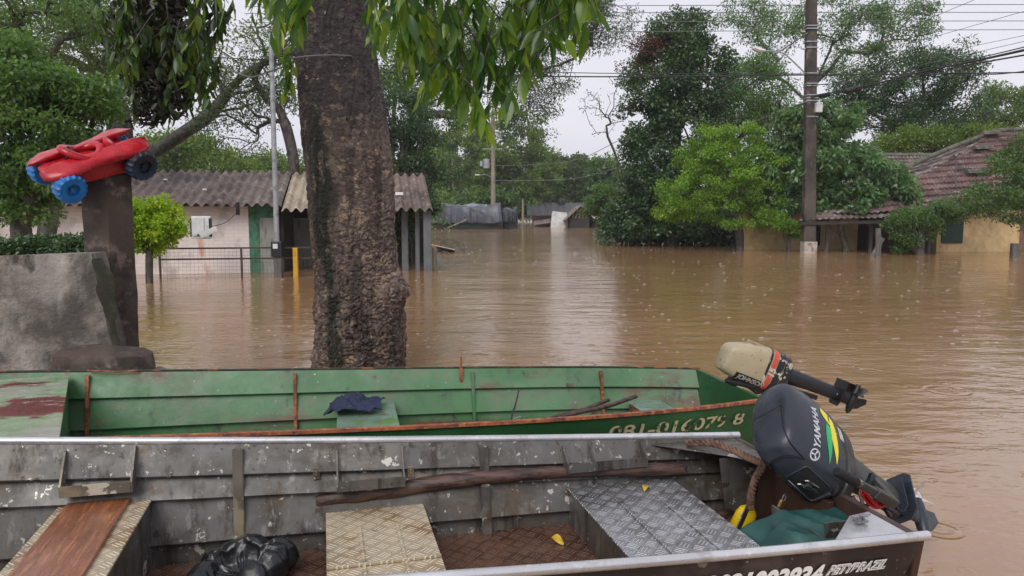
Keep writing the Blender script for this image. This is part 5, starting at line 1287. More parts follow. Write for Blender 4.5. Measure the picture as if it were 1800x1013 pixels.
# meter box on the wall
b0 = P(357, 400, Y=20.45)
mbx = thing('meter_box', (b0.x, b0.y - .12, b0.z), hr, 'white electric box with open flap on the whitewashed wall', 'meter box')
m = MB(); m.box((0, .03, 0), (.50, .16, .62)); m.build('casing', m_meterw, mbx, bevel=.02)
m = MB(); m.box((-.06, -.065, .02), (.30, .03, .50)); m.build('cover', m_meterw, mbx, bevel=.012)
m = MB(); m.bar((.0, -.16, -.24), (.46, -.34, -.02), .02, .15); m.build('flap', m_meterw, mbx, bevel=.006)
m = MB(); m.box((.245, -.03, .0), (.07, .06, .5)); m.box((-.26, -.02, .0), (.04, .06, .5)); m.box((0, -.085, -.20), (.2, .02, .04)); m.build('box_gap', m_dark, mbx)
m = MB(); k0 = Vector((b0.x + .25, b0.y - .2, b0.z + .02)); k1 = hs.matrix_basis @ Vector((-1.15, -.1, 1.85)) if False else P(418, 372, Y=20.9)
m.tube(catmull([Vector((0, 0, 0)), (k1 - k0) * .55 + Vector((0, 0, -.12)), k1 - k0], 6), .010, 5); o = m.build('cable', m_cable); o.location = k0; tag(o, 'thin dark cable sagging from the white electric box to the eave', 'cable')
o = MB().box((0, 0, .2), (.08, .08, .36)).build('eave_hook', m_blackpl); o.location = k1 - Vector((0, .0, .12)); tag(o, 'small dark fitting under the eave at the end of the cable', 'fitting')
# service pole with black meter
sp = P(488, 470, z=None, Y=20.3)
m = MB(); a = P(476, 60, Y=20.3); m.tube([Vector((0, 0, .55)), Vector((a.x - sp.x, 0, a.z)) ], [.075, .062], 12); 
pp = thing('service_pole', (sp.x, 20.3, 0), 0, 'slim galvanised pipe pole with a black meter, before the green doorway', 'pole')
m.build('pipe', m_galv, pp, autos=40)
m = MB(); m.box((.03, -.02, .1), (.22, .18, 1.1)); m.build('post_base', m_oldwood, pp, bevel=.01)
m = MB(); m.box((.03, -.06, .78), (.30, .22, .42)); mm = m.build('meter_case', m_blackpl, pp, bevel=.02)
m = MB(); m.box((.01, -.18, .86), (.13, .02, .13)); m.build('meter_window', m_meterw, mm, bevel=.005)
# fence
fa = P(282, 480, Y=19.9); fb = P(548, 478, Y=20.6)
fn_ = thing('wire_fence', (fa.x, fa.y, 0), math.atan2(fb.y - fa.y, fb.x - fa.x), 'rusty rail and wire mesh fence in front of the whitewashed house', 'fence')
Lf = math.hypot(fb.x - fa.x, fb.y - fa.y); zt = P(300, 437, Y=20).z; zb_ = P(300, 456, Y=20).z
m = MB(); m.bar((0, 0, zt), (Lf, 0, zt), .03, .045); m.build('rail', m_iron, fn_); m = MB(); m.bar((0, 0, zb_), (Lf, 0, zb_), .03, .045); m.build('rail', m_iron, fn_)
for t in (0, 2.1, 4.15): MB().bar((t, 0, -1), (t, 0, zt + .02), .05, .05).build('post', m_iron, fn_)
m = MB()
for x in np.arange(.07, Lf, .10): m.bar((x, 0, -.5), (x, 0, zt), .003, .003, up=(0, 1, 0))
for z in np.arange(-.1, zt, .10): m.bar((0, 0, z), (Lf, 0, z), .003, .003)
m.build('mesh', m_iron, fn_)
for px, py0, py1, Yp, lb in ((519, 436, 482, 20.4, 'yellow painted post in the fence by the dark porch'), (762, 431, 474, 23.0, 'yellow painted post to the right of the grey porch posts')):
    q = P(px, py0, Y=Yp); o = MB().box((0, 0, (q.z - 1) / 2), (.125, .10, q.z + 1)).build('yellow_post', m_ypost, bevel=.008); o.location = (q.x, Yp, 0); tag(o, lb, 'post', 'yellow posts')
# shrub by the pillar
tree_('lime_shrub', 'bright yellow green clipped shrub between the pillar and the whitewashed house', 'shrub', (258, 18.6), [(276, 395, 38, 40), (258, 425, 28, 26), (296, 398, 24, 30), (268, 365, 28, 16), (240, 390, 30, 40)], 70, 5200, .105, .06, l_lime, .09, .24, seed=3, flat=.8, bmat=m_bark, trunktop=.6)
# debris with dish behind posts
q = P(785, 443, z=0)
d = thing('debris_raft', (q.x, q.y, 0), 0, 'floating debris with a pale tilted sheet behind the yellow post', 'debris')
m = MB(); m.box((-.3, 0, .18), (1.4, 1.0, .03), Matrix.Rotation(.22, 3, 'Y') @ Matrix.Rotation(-.2, 3, 'X')); m.build('sheet', m_whitebox, d)
m = MB()
rg2 = random.Random(5)
for i in range(16): x, y = rg2.uniform(-.8, 1.0), rg2.uniform(-.6, .5); m.bar((x, y, rg2.uniform(-.05, .06)), (x + rg2.uniform(-.5, .5), y + rg2.uniform(-.3, .3), rg2.uniform(0, .15)), .05, .04)
m.build('sticks', m_oldwood, d)
m = MB()
for i in range(7):
    x0, r_ = rg2.uniform(-.5, .5), rg2.uniform(.2, .5); m.tube([(x0 + r_ * math.cos(a), .1 * i - .3, .1 + r_ * math.sin(a) * 1.0) for a in np.linspace(0, 3.14, 9)], .008, 4)
m.build('wire_tangle', m_cable, d)
o = MB().loft([[(r * math.cos(a), r * math.sin(a), h) for a in [2 * math.pi * k / 12 for k in range(12)]] for r, h in ((.12, -.1), (.14, .2), (.05, .22))]).build('floating_bucket', M('teal_bucket', (.03, .09, .10), .5), autos=40); q = P(712, 443, z=0); o.location = q; o.scale = (1.6, 1.6, 1.6); tag(o, 'dark teal bucket floating behind the grey porch posts', 'bucket')

# =================================================================== tarp covered barges, far
def barge(x0, x1, ytop, ybot, ywater, Yb, label, matT, seed, depth=3.2):
    a = P(x0, ywater, Y=Yb); b = P(x1, ywater, Y=Yb); c = (a + b) / 2; Lb = b.x - a.x
    zt = P(0, ytop, Y=Yb).z; zb = P(0, ybot, Y=Yb).z
    t = thing('covered_barge', (c.x, Yb + depth / 2, 0), 0, label, 'barge', 'barges under tarpaulins')
    m = MB(); m.loft([[(x, y * w_, z) for y, z in ((-.5, zb), (-.42, -.3), (.42, -.3), (.5, zb))] for x, w_ in ((-Lb / 2, depth * .75), (-Lb * .35, depth), (Lb * .4, depth), (Lb / 2, depth * .7))])
    m.build('hull', m_hullD, t, autos=30)
    def tf(u, v):
        hs_ = (zt - zb) * (1 + .16 * nz(u * 4.2, 3, 0, seed) - .10 * (u < .06)); w_ = depth * .52
        pl = abs(nz(u * 8.5, .3, 0, seed)); pl2 = nz(u * 23, 1.1, 0, seed + 1)
        def side(t):  # 0 bottom .. 1 top
            fl = (1 - t); return -w_ - .42 * fl * (1 - pl) ** 2 - .10 * pl2 * (.3 + fl) + .25 * t * nz(u * 6 + t * 2, t, 2, seed), zb - .10 + hs_ * t + .16 * pl2 * fl * .6
        if v < .34: y, z = side(v / .34)
        elif v > .66: y, z = side((1 - v) / .34); y = -y
        else:
            t = (v - .34) / .32; ya, za = side(1.); y = ya * (1 - 2 * t) if ya else 0; z = za + .10 * math.sin(t * 3.14) + .08 * nz(u * 12, t * 3, 5, seed)
        x = (u - .5) * Lb * (.99 - .05 * max(0, min(1, (z - zb) / (zt - zb))))
        return (x, y, z)
    m = MB(); m.grid(tf, 150, 36); Lb_ = len(m.v)
    o = m.build('tarpaulin', matT, t, smooth=True); b_ = o.modifiers.new('t', 'SOLIDIFY'); b_.thickness = .03
    return t
barge(748, 884, 361, 391, 402, 82, 'long dark barge under a sagging blue grey tarpaulin', m_tarp, 3)
barge(882, 910, 366, 389, 398, 84, 'short end of a second barge under a dark tarpaulin, right of the long one', m_tarp, 9)
barge(742, 860, 359, 380, 396, 92, 'paler tarpaulin covered barge showing behind the long dark one', m_tarpL, 14)
q0 = P(786, 401, Y=81); q1 = P(820, 386, Y=81.4); o = MB().bar((0, 0, 0), q1 - q0, .14, .14).build('leaning_plank', m_poleB); o.location = q0; tag(o, 'pale plank leaning on the side of the long tarpaulin covered barge', 'plank')

# far flooded sheds
def gable(name, label, cat, x0, x1, ye, yr, yw, Yb, dep, mw, mr, ry=.5, ov=.4, front=False, rz=0):
    a = P(x0, yw, Y=Yb); b = P(x1, yw, Y=Yb); Lb = b.x - a.x; t = thing(name, ((a.x + b.x) / 2, Yb + dep / 2, 0), rz, label, cat)
    ze = P(0, ye, Y=Yb).z; zr = P(0, yr, Y=Yb + dep / 2).z
    if not front:
        MB().box((0, 0, (ze - .5) / 2), (Lb, dep, ze + .5)).build('wall', mw, t)
        for s in (-1, 1): thick(lambda u, v, s=s: ((u - .5) * (Lb + 2 * ov), s * (dep / 2 + ov) * (1 - v), ze - .05 + (zr - ze) * v + .03 * math.sin(u * 60)), 60, 4, .05).build('roof', mr, t)
    else:
        m = MB(); m.prism([(-Lb / 2, -.5), (Lb / 2, -.5), (Lb / 2, ze), (0, zr - .1), (-Lb / 2, ze)], -dep / 2, dep / 2, ax=1); m.build('wall', mw, t)
        for s in (-1, 1): thick(lambda u, v, s=s: (s * (Lb / 2 + ov) * (1 - v), (u - .5) * (dep + 2 * ov), ze - .2 + (zr - ze + .2) * v + .03 * math.sin(u * 40)), 20, 4, .05).build('roof', mr, t)
    return t, ze, zr, Lb
t, ze, zr, Lb = gable('flooded_shed', 'low flooded shed with a wide grey roof far across the water', 'shed', 938, 1020, 378, 356, 395, 100, 7, M('pinkish_shed_wall', (.20, .14, .11), .8), m_slate, ov=.9)
MB().box((-1.2, -4.6, .75), (4.0, 1.6, .08), Matrix.Rotation(.35, 3, 'X') @ Matrix.Rotation(-.16, 3, 'Y')).build('lean_to_roof', m_roofA, t)
q = P(987, 357, Y=103); o = MB().loft([[(r * math.cos(a), r * math.sin(a), h) for a in [2 * math.pi * k / 16 for k in range(16)]] for r, h in ((.45, -.7), (.5, 0), (.62, .05), (.60, .45), (.3, .6))]).build('roof_tank', m_tank, autos=40); o.location = q; tag(o, 'round dark water tank on the grey shed roof', 'tank')
q = P(982, 391, Y=94); o = MB().box((0, 0, .75), (1.9, 1.2, 2.2), Matrix.Rotation(.10, 3, 'Y') @ Matrix.Rotation(-.2, 3, 'X')).build('floating_fridge', m_whitebox, bevel=.05); o.location = (q.x, 94, 0); tag(o, 'white appliance sticking tilted out of the water by the sheds', 'appliance')
t, ze, zr, Lb = gable('flooded_shed', 'small gabled shed with open rafters, right of the white floating appliance', 'shed', 1003, 1036, 384, 362, 398, 90, 5, m_dark, M('pale_rusted_sheets', (.26, .22, .18), .7, 0, layers=[((.14, .09, .06), .8, .45, .6)]), front=True, ov=.7)
for k in range(5): MB().bar((-1.0 + k * .45, -2.6, ze), (-.5 + k * .25, -2.6, zr - .25), .1, .1).build('rafter', m_poleB, t)
t, ze, zr, Lb = gable('flooded_shed', 'pale roofed shed half hidden by the bushes at the waterline', 'shed', 1040, 1092, 384, 375, 398, 92, 5, m_dark, M('pale_sheet_roof', (.34, .31, .26), .7), ov=.5)

# =================================================================== right house (clay tiles)
hb = P(1600, 443, z=0); hr2 = 0.05
h2 = thing('tiled_house', (hb.x, hb.y, 0), hr2, 'flooded yellow house with red clay tile hip roof behind bushes on the right', 'house')
def b2(c, d, name, mat, label=None, bev=0): return MB().box(c, d).build(name, mat, h2, bevel=bev, label=label)
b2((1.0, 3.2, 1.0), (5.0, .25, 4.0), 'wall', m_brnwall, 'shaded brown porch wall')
b2((3.15, .1, .5), (3.9, .25, 2.8), 'wall', m_yelwall, 'yellow plaster wall')
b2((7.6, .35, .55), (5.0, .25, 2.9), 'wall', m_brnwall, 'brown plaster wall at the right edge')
b2((-4.1, 2.4, .7), (5.6, .25, 3.0), 'wall', m_yelwall, 'yellow wall behind the leafy tree')
b2((1.1, 1.7, .5), (.2, 3.0, 2.8), 'wall', m_brnwall)
b2((1.9, -.04, .95), (1.0, .1, 1.1), 'window', M('dark_green_shutter', (.012, .04, .03), .6), bev=.02)
b2((-.95, 3.05, .4), (1.0, .1, 2.6), 'door', M('dark_red_door', (.05, .022, .018), .7), bev=.02)
b2((-3.6, 2.2, .7), (.8, .1, 1.0), 'window', M('dark_window', (.02, .025, .03), .3), bev=.02)
for x, y in ((-5.6, .2), (-3.9, .1), (-1.9, 0), (-.55, -.1), (.75, -.1), (-4.9, .1)):
    MB().tube([(x, y, -1), (x + .03, y, .6), (x, y, 1.65)], [.09, .085, .08], 8).build('porch_post', m_oldwood, h2, autos=40)
def tileroof(p00, p10, p11, p01, nrow, pitch, mat, name, nh=140, label=None):
    """quad p00(eave L) p10(eave R) p11(top R) p01(top L): stepped rows, rounded columns"""
    p00, p10, p11, p01 = map(Vector, (p00, p10, p11, p01)); nm = (p10 - p00).cross(p01 - p00).normalized()
    if nm.z < 0: nm = -nm
    wd_ = (p10 - p00).length; V = []; rows = []
    for r in range(nrow):
        for s, lift in ((0., .11), (.5, .065), (.999, .01)): rows.append(((r + s) / nrow, lift))
    m = MB()
    for v, lift in rows:
        for i in range(nh + 1):
            u = i / nh; p = p00.lerp(p10, u).lerp(p01.lerp(p11, u), v); w_ = math.sin(u * wd_ / pitch * 6.283)
            jit = .012 * nz(u * 30, v * nrow, 0, 2) + .03 * nz(u * 4, v * 3, 0, 5); m.v.append(tuple(p + nm * (lift + .03 * w_ + jit)))
    w = nh + 1; m.f = [(j * w + i, j * w + i + 1, (j + 1) * w + i + 1, (j + 1) * w + i) for j in range(len(rows) - 1) for i in range(nh)]
    return m.build(name, mat, h2, label=label, recalc=False)
def H2(px, py, dY): p = P(px, py, Y=hb.y + dY); return Vector((p.x - hb.x, p.y - hb.y, p.z))
# main hip: hip line from (1586,301) up to (1765,232); eave sags to the right
E0, E1 = H2(1560, 372, -.6), H2(1850, 352, -.8); T0_, T1_ = H2(1768, 232, 5.6), H2(1860, 226, 5.6); HL = H2(1578, 305, 1.8)
tileroof(H2(1500, 380, -.8), E1, T1_, T0_, 13, .26, m_tile, 'roof', 150, 'red brown tiled roof slope')
tileroof(H2(1410, 376, .6), H2(1500, 380, -.8), T0_, H2(1590, 300, 5.0), 9, .26, m_tile2, 'roof', 60, 'grey brown tiled side slope')
m = MB(); m.tube(catmull([H2(1500, 352, .2) , HL, H2(1660, 268, 3.3), T0_ + Vector((0, 0, .1))], 8), .11, 10); m.build('ridge', m_ridge, h2, autos=40)
m = MB(); m.tube([T0_ + Vector((0, 0, .1)), T1_ + Vector((0, 0, .1))], .11, 10); m.build('ridge', m_ridge, h2, autos=40)
# rear wing with level ridge
tileroof(H2(1470, 345, 3.5), H2(1640, 330, 3.5), H2(1665, 274, 7.5), H2(1545, 274, 7.5), 9, .26, m_tile2, 'roof', 90, 'paler tiled rear wing roof')
m = MB(); m.tube([H2(1540, 273, 7.5), H2(1668, 273, 7.5)], .14, 8); m.build('ridge', m_ridge, h2, autos=40)
# veranda roof
tileroof(H2(1395, 391, -.9), H2(1600, 386, -1.4), H2(1640, 345, 2.0), H2(1440, 352, 2.0), 7, .26, m_tile2, 'veranda_roof', 110, 'grey sagging veranda roof')
m = MB(); m.bar(H2(1400, 390, -.9) + Vector((0, 0, -.08)), H2(1600, 386, -1.4) + Vector((0, 0, -.08)), .1, .14); m.build('veranda_beam', m_dark, h2)
m = MB(); m.bar(H2(1598, 385, -1.45), H2(1680, 352, -1.0), .9, .02, up=(0, -.4, 1)); m.build('metal_flashing', m_slate, h2)
m = MB(); m.tube([H2(1684, 276, .6), H2(1684, 330, .4)], .03, 6); m.tube([H2(1684, 276, .6), H2(1679, 272, .5)], .05, 6); m.build('roof_pipe', m_oldwood, h2)
for px, py, dy in ((1757, 236, 5.0), (1740, 262, 3.6), (1722, 305, 1.6), (1545, 302, 4.2)):
    c = H2(px, py, dy); o = MB().loft([[(c.x + (x - .5) * .9, c.y + .2 * math.cos(a), c.z + .2 * abs(math.sin(a)) + .03 * x) for a in np.linspace(0, 3.14, 9)] for x in (0, .5, 1)]).build('loose_ridge_tile', m_ridge, h2, autos=50)
# post stubs in water
q = P(1783, 452, z=0); o = MB().box((0, 0, .0), (.28, .22, 1.1)).build('wooden_stub', m_oldwood, bevel=.02); o.location = q; tag(o, 'short dark post stub in the water before the brown wall at the right edge', 'post')
q = P(1541, 452, z=0); o = MB().tube([(0, 0, -1), (.05, 0, .6), (.0, 0, 1.15)], [.13, .12, .11], 8).build('wooden_post', m_oldwood, autos=40); o.location = q; tag(o, 'weathered grey post standing in the water before the veranda', 'post')
o = MB().tube([(0, 0, -.3), (.6, .1, .75)], .09, 8).build('leaning_log', m_oldwood, autos=40); o.location = P(1526, 452, z=0); tag(o, 'short log leaning against the weathered post by the veranda', 'log')

# =================================================================== utility pole and lines
up_ = P(1421, 445, z=0)
up = thing('utility_pole', (up_.x, up_.y, 0), 0, 'tall dark concrete utility pole with a white painted foot in the flood', 'utility pole')
UY = up_.y
def UP(px, py, dY=0): p = P(px, py, Y=UY + dY); return Vector((p.x - up_.x, p.y - up_.y, p.z))
ztop = UP(1427, -60).z
m = MB(); secs = []
for z in np.linspace(.45, ztop, 14):
    t = z / ztop; w_ = .27 - .075 * t; x = t * (UP(1427, -60).x); secs.append([(x + a * w_, b * w_ * .8, z) for a, b in ((-1, -.8), (-.8, -1), (.8, -1), (1, -.8), (1, .8), (.8, 1), (-.8, 1), (-1, .8))])
m.loft(secs); m.build('shaft', m_pole, up, autos=30)
m = MB(); m.box((0, 0, -.25), (.58, .50, 1.52)); m.build('whitewashed_foot', m_polew, up, bevel=.03)
for py in (47, 52, 75, 85, 130, 148, 152, 168, 173, 178, 206): q = UP(1425, py); MB().box((q.x, 0, q.z), (.50, .44, .05)).build('steel_band', m_galv, up)
for py in (58, 88, 133): 
    q = UP(1412, py); m = MB(); m.tube([(q.x, -.2, q.z), (q.x - .18, -.25, q.z), (q.x - .2, -.25, q.z + .1)], .035, 6); m.build('insulator', m_whitebox, up, autos=40)
q = UP(1434, 191); m = MB(); m.box((q.x, -.3, q.z), (.28, .22, .42)); m.build('junction_box', m_meterw, up, bevel=.03)
for (a, b, r_) in ((UP(1437, 170), UP(1458, 166), .10),): m = MB(); m.tube([a, b], r_, 10); m.build('splice_case', m_blackpl, up, autos=40)
q = UP(1410, 222); m = MB(); m.tube([q + Vector((0, -.1, .3)), q, q + Vector((.12, -.15, -.4)), q + Vector((-.05, -.15, -.6))], .04, 6); m.build('cable_loop', m_cable, up)
# street lamp arm
a, b, c_ = UP(1419, 133), UP(1375, 93), UP(1345, 90)
m = MB(); m.tube(catmull([a, UP(1398, 112), b, c_], 6), .035, 8); arm = m.build('lamp_arm', m_galv, up, autos=40)
m = MB(); d_ = UP(1322, 86); m.loft([[(x, y * w_, z0_ + z * h_) for y, z in ((-1, 0), (-.7, 1), (.7, 1), (1, 0), (.6, -.6), (-.6, -.6))] for x, w_, h_, z0_ in ((c_.x, .08, .06, c_.z), (c_.x - .3, .17, .12, c_.z + .02), (d_.x + .1, .17, .12, d_.z), (d_.x, .08, .05, d_.z))]); m.build('lamp_head', m_meterw, arm, autos=40)
def line(name, pts, r_, label, mat=m_cable, cat='cable', group='overhead lines', sag=0):
    pts = [P(x, y, Y=yy) for x, y, yy in pts]; o0 = pts[0].copy(); key = catmull([p - o0 for p in pts], 8)
    if sag:
        n = len(key) - 1; key = [k - Vector((0, 0, sag * 4 * (i / n) * (1 - i / n))) for i, k in enumerate(key)]
    m = MB(); m.tube(key, r_, 5); o = m.build(name, mat, smooth=True); o.location = o0; tag(o, label, cat, group)
for k, (ya, yb, nm) in enumerate(((10, 8, 'topmost'), (22, 22, 'second'), (38, 37, 'third'), (56, 52, 'fourth'))):
    line('power_line', [(430, ya + 2, 33.2 + k * .25), (900, ya + 1, 33.2 + k * .25), (1421, (ya + yb) / 2, 33.2 + k * .25), (1900, yb, 33.2 + k * .25)], .016, f'{nm} of the four level grey wires near the top of the photo', m_wire, 'wire', 'power lines')
line('overhead_cable', [(640, 126, 32.5), (1000, 135, 32.5), (1421, 132, 32.5), (1640, 130, 32.5), (1900, 126, 32.5)], .03, 'thick level black cable passing the pole below the lamp arm')
line('overhead_cable', [(0, 68, 26), (180, 90, 27), (560, 110, 30), (1000, 128, 32.5), (1421, 130, 32.6)], .018, 'thin black cable running from the upper left trees to the pole')
line('overhead_cable', [(1427, 170, 32.6), (1533, 149, 27), (1622, 126, 22), (1711, 108, 18), (1830, 82, 14)], .028, 'heaviest black cable rising from the pole to the right edge')
line('overhead_cable', [(1427, 172, 32.6), (1533, 153, 27), (1622, 130, 22), (1711, 113, 18), (1830, 92, 14)], .018, 'second black cable just under the heaviest one at right')
line('overhead_cable', [(1427, 150, 32.6), (1533, 143, 27), (1622, 122, 22), (1711, 104, 18), (1830, 76, 14)], .013, 'thin black cable just above the heaviest one at right')
line('overhead_cable', [(1427, 150, 32.6), (1600, 134, 27), (1690, 128, 22), (1745, 131, 18), (1830, 122, 14)], .012, 'thin black cable dipping at the right edge under the bundle')
line('overhead_cable', [(1420, 58, 32.6), (1284, 147, 36), (1191, 200, 42), (1102, 240, 52), (1000, 284, 70), (868, 292, 78)], .025, 'diagonal grey cable from the tall pole down to the far pole', m_wire)
line('overhead_cable', [(1420, 178, 32.6), (1284, 230, 37), (1191, 262, 44), (1102, 290, 54), (1000, 315, 66), (868, 318, 78)], .03, 'lower diagonal grey cable sagging towards the far pole', m_wire)
for k, (a, b, lb) in enumerate((((1500, 105), (1900, -8), 'upper thin grey wire fanning out at the top right'), ((1540, 72), (1760, -20), 'steep thin grey wire crossing the top right corner'), ((1620, 100), (1900, 42), 'lower thin grey wire fanning out at the top right'), ((1560, 128), (1900, 50), 'thin dark wire between the fan and the black bundle'))):
    line('power_line', [(*a, 26), ((a[0] + b[0]) / 2, (a[1] + b[1]) / 2, 20), (*b, 15)], .007, lb, m_wire, 'wire', 'fanned wires')
q = P(1500, 158, Y=28.5); m = MB(); m.tube([(-.32, 0, -.08), (-.28, 0, -.07), (.28, 0, .07), (.32, 0, .08)], [.05, .11, .11, .05], 12); o = m.build('splice_closure', m_blackpl, autos=40); o.location = q; tag(o, 'black cylindrical splice case hanging on the cables right of the pole', 'splice case')
# far poles
def farpole(px, y0, y1, Yb, r_, label, arms=True):
    q = P(px, y1, Y=Yb); zt = P(px, y0, Y=Yb).z; t = thing('utility_pole', (q.x, Yb, 0), 0, label, 'utility pole', 'far utility poles')
    MB().tube([(0, 0, -1), (0, 0, zt)], [r_, r_ * .75], 10).build('shaft', m_poleB, t, autos=40); return t, zt
t, zt = farpole(867, 205, 365, 97, .36, 'pale far pole with a grey transformer, above the tarpaulin barges')
zz = P(0, 288, Y=97).z
m = MB(); m.tube([(-.85, -.2, zz - .6), (-.85, -.2, zz + .6)], .42, 12); m.tube([(-1.5, -.2, zz - .35), (-1.5, -.2, zz + .35)], .22, 10); m.bar((-1.3, 0, zz), (.2, 0, zz), .15, .15); m.build('transformer', m_galv, t, autos=40)
for yy in (232, 262): z = P(0, yy, Y=97).z; MB().bar((-1.3, 0, z), (1.2, 0, z), .12, .12).build('cross_arm', m_galv, t)
z = P(0, 310, Y=97).z; m = MB(); m.tube([(0, 0, z - .3), (-.9, -.6, z + .2), (-1.7, -1.2, z + .1)], .05, 6); a_ = m.build('lamp_arm', m_galv, t); MB().box((-2.0, -1.3, z + .1), (.6, .3, .16)).build('lamp_head', m_meterw, a_, bevel=.05)
t, zt = farpole(797, 280, 362, 110, .30, 'second pale far pole, left of the one with the transformer'); z = P(0, 316, Y=110).z; MB().bar((-.2, 0, z), (2.5, 0, z), .12, .12).build('cross_arm', m_galv, t)
t, zt = farpole(919, 350, 392, 78, .13, 'thin short pale post between the barges and the grey shed')

# =================================================================== trees
T = tree_
# --- left
T('evergreen_tree', 'dense dark leafy tree behind the concrete wall at the left edge', 'tree', (40, 12.5), [(30, 150, 110, 60), (0, 260, 90, 80), (110, 200, 95, 60), (90, 290, 80, 55), (20, 350, 70, 40), (140, 160, 60, 40), (30, 90, 50, 30)], 170, 18000, .10, .05, l_mid, .16, .30, seed=21, trunk=[(40, 440, 0), (38, 390, 0), (55, 350, 0)], bmat=m_bark)
T('acacia_tree', 'tall feathery tree with grey limbs at the upper left', 'tree', (215, 26), [(40, 40, 120, 70), (150, 90, 110, 80), (60, 140, 110, 50), (200, 40, 110, 60), (260, 110, 80, 70), (160, 200, 80, 50)], 210, 15000, .13, .05, l_olive, .42, .62, seed=22, trunk=[(215, 470, 0), (212, 330, 0), (205, 190, 0), (150, 90, 0)], bmat=m_barkG, rtip=.02)
T('acacia_tree', 'leaning feathery tree with thick trunks just left of the hanging dark leaf clump', 'tree', (70, 19), [(60, -10, 110, 60), (150, 20, 70, 60), (-20, 60, 80, 60)], 90, 5000, .10, .045, l_mid, .22, .45, seed=23, trunk=[(75, 470, 0), (95, 300, 0), (80, 160, 0), (40, 70, 0)], bmat=m_barkG, rtip=.02)
T('spreading_tree', 'spreading tree with a mossy arching limb behind the corrugated roof', 'tree', (230, 31), [(430, 110, 110, 60), (330, 90, 80, 50), (520, 60, 80, 50), (470, 180, 60, 40), (390, 210, 50, 30)], 150, 5600, .14, .06, l_olive, .27, .7, seed=24, trunk=[(232, 450, 0), (245, 300, 0), (300, 250, 0), (370, 200, 0), (420, 140, 0), (480, 100, 0)], bmat=m_barkG, rtip=.018, wob=.16)
T('thin_tree', 'slender dark multi stemmed tree against the sky just left of the big trunk', 'tree', (522, 30), [(430, 170, 60, 70), (500, 120, 50, 80), (400, 230, 60, 60), (540, 40, 60, 60), (600, 60, 80, 60)], 130, 3200, .13, .05, l_dark, .22, .55, seed=25, trunk=[(522, 430, 0), (518, 300, 0), (505, 230, 0), (490, 190, 0)], bmat=m_bark, rtip=.018, wob=.2, trunktop=.3)
T('bushy_tree', 'pale green round tree rising over the corrugated roof beside the toy', 'tree', (330, 60), [(300, 265, 60, 35), (360, 270, 50, 30), (270, 300, 60, 30), (400, 295, 50, 25)], 90, 9000, .30, .14, l_bamb, .4, 1.1, seed=26)
T('bushy_tree', 'low pale tree over the roof ridge left of the service pole', 'tree', (470, 75), [(450, 290, 50, 24), (510, 300, 50, 24)], 50, 5000, .34, .16, l_bamb, .4, 1.3, seed=27)
T('bushy_tree', 'dark tree behind the porch roof just right of the big trunk', 'tree', (735, 34), [(730, 250, 50, 50), (700, 200, 50, 50), (745, 310, 35, 40), (735, 360, 30, 30), (690, 330, 40, 50)], 110, 11000, .16, .07, l_dark, .25, .65, seed=28)
T('vine_bush', 'dark leafy creeper under the porch roof between the trunk and the posts', 'bush', (722, 25), [(722, 372, 40, 12), (745, 368, 24, 14), (705, 400, 18, 30), (765, 372, 12, 12)], 26, 2600, .11, .06, l_dark, .04, .3, seed=29)
T('tall_tree', 'tall loose tree filling the gap right of the big trunk', 'tree', (700, 45), [(740, 120, 90, 80), (800, 60, 90, 70), (690, 90, 60, 70), (860, 110, 60, 60), (780, 190, 60, 40)], 170, 14000, .20, .085, l_mid, .38, .95, seed=30, trunk=[(700, 430, 0), (705, 300, 0), (740, 190, 0)], bmat=m_barkG, rtip=.03)
T('drooping_tree', 'dark drooping tree hanging over the far channel above the transformer pole', 'tree', (690, 48), [(930, 70, 90, 70), (1000, 40, 70, 60), (960, 150, 60, 45), (940, 205, 55, 35), (900, 170, 40, 35), (1050, 30, 80, 50)], 170, 11000, .19, .07, l_dark, .15, .85, seed=31, trunk=[(690, 430, 0), (695, 150, 0), (740, -100, 0), (900, -160, 0), (1020, -80, 0), (1060, 20, 0)], bmat=m_bark, rtip=.02, droop=.9, wob=.15)
T('bare_tree', 'thin nearly bare tree with a forked top against the sky', 'tree', (1090, 50), [(1055, 200, 34, 50), (1075, 180, 34, 50), (1035, 185, 24, 35)], 60, 150, .16, .07, l_dark, .085, .30, seed=32, trunk=[(1092, 410, 0), (1088, 330, 0), (1084, 280, 0), (1068, 240, 0)], bmat=m_bark, rtip=.016, wob=.1)
# --- centre far
bz_ = 0
for k, (px, py, rx, ry, Yb, nm, lb) in enumerate(((900, 270, 80, 85, 108, 'bamboo_clump', 'large feathery olive clump behind the transformer pole'), (955, 330, 45, 38, 116, 'bamboo_clump', 'rounded feathery clump above the grey shed roof'),
        (820, 290, 60, 75, 112, 'bamboo_clump', 'feathery clump left of the transformer pole'), (770, 300, 45, 60, 122, 'bushy_tree', 'hazy tree behind the left end of the barges'), (1010, 310, 50, 38, 118, 'bushy_tree', 'pale rounded tree right of the feathery clumps'),
        (1060, 315, 45, 42, 116, 'bushy_tree', 'green tree above the gabled shed'), (990, 340, 40, 26, 120, 'bushy_tree', 'low dark green tree behind the sheds'), (870, 350, 60, 24, 106, 'bushy_tree', 'dark low bush line right behind the barges'))):
    T(nm, lb, 'tree', (px, Yb), [(px, py, rx, ry), (px - rx * .4, py + ry * .5, rx * .8, ry * .5), (px + rx * .4, py + ry * .45, rx * .7, ry * .55), (px, py + ry * .9, rx, ry * .4)], int(110 + 1.6 * rx), int(9000 + rx * 110), .50, .24 if nm[1] == 'a' else .30, l_bamb if nm[1] == 'a' else (l_mid if k % 2 else l_far), .4, 1.25, seed=40 + k, droop=.5)
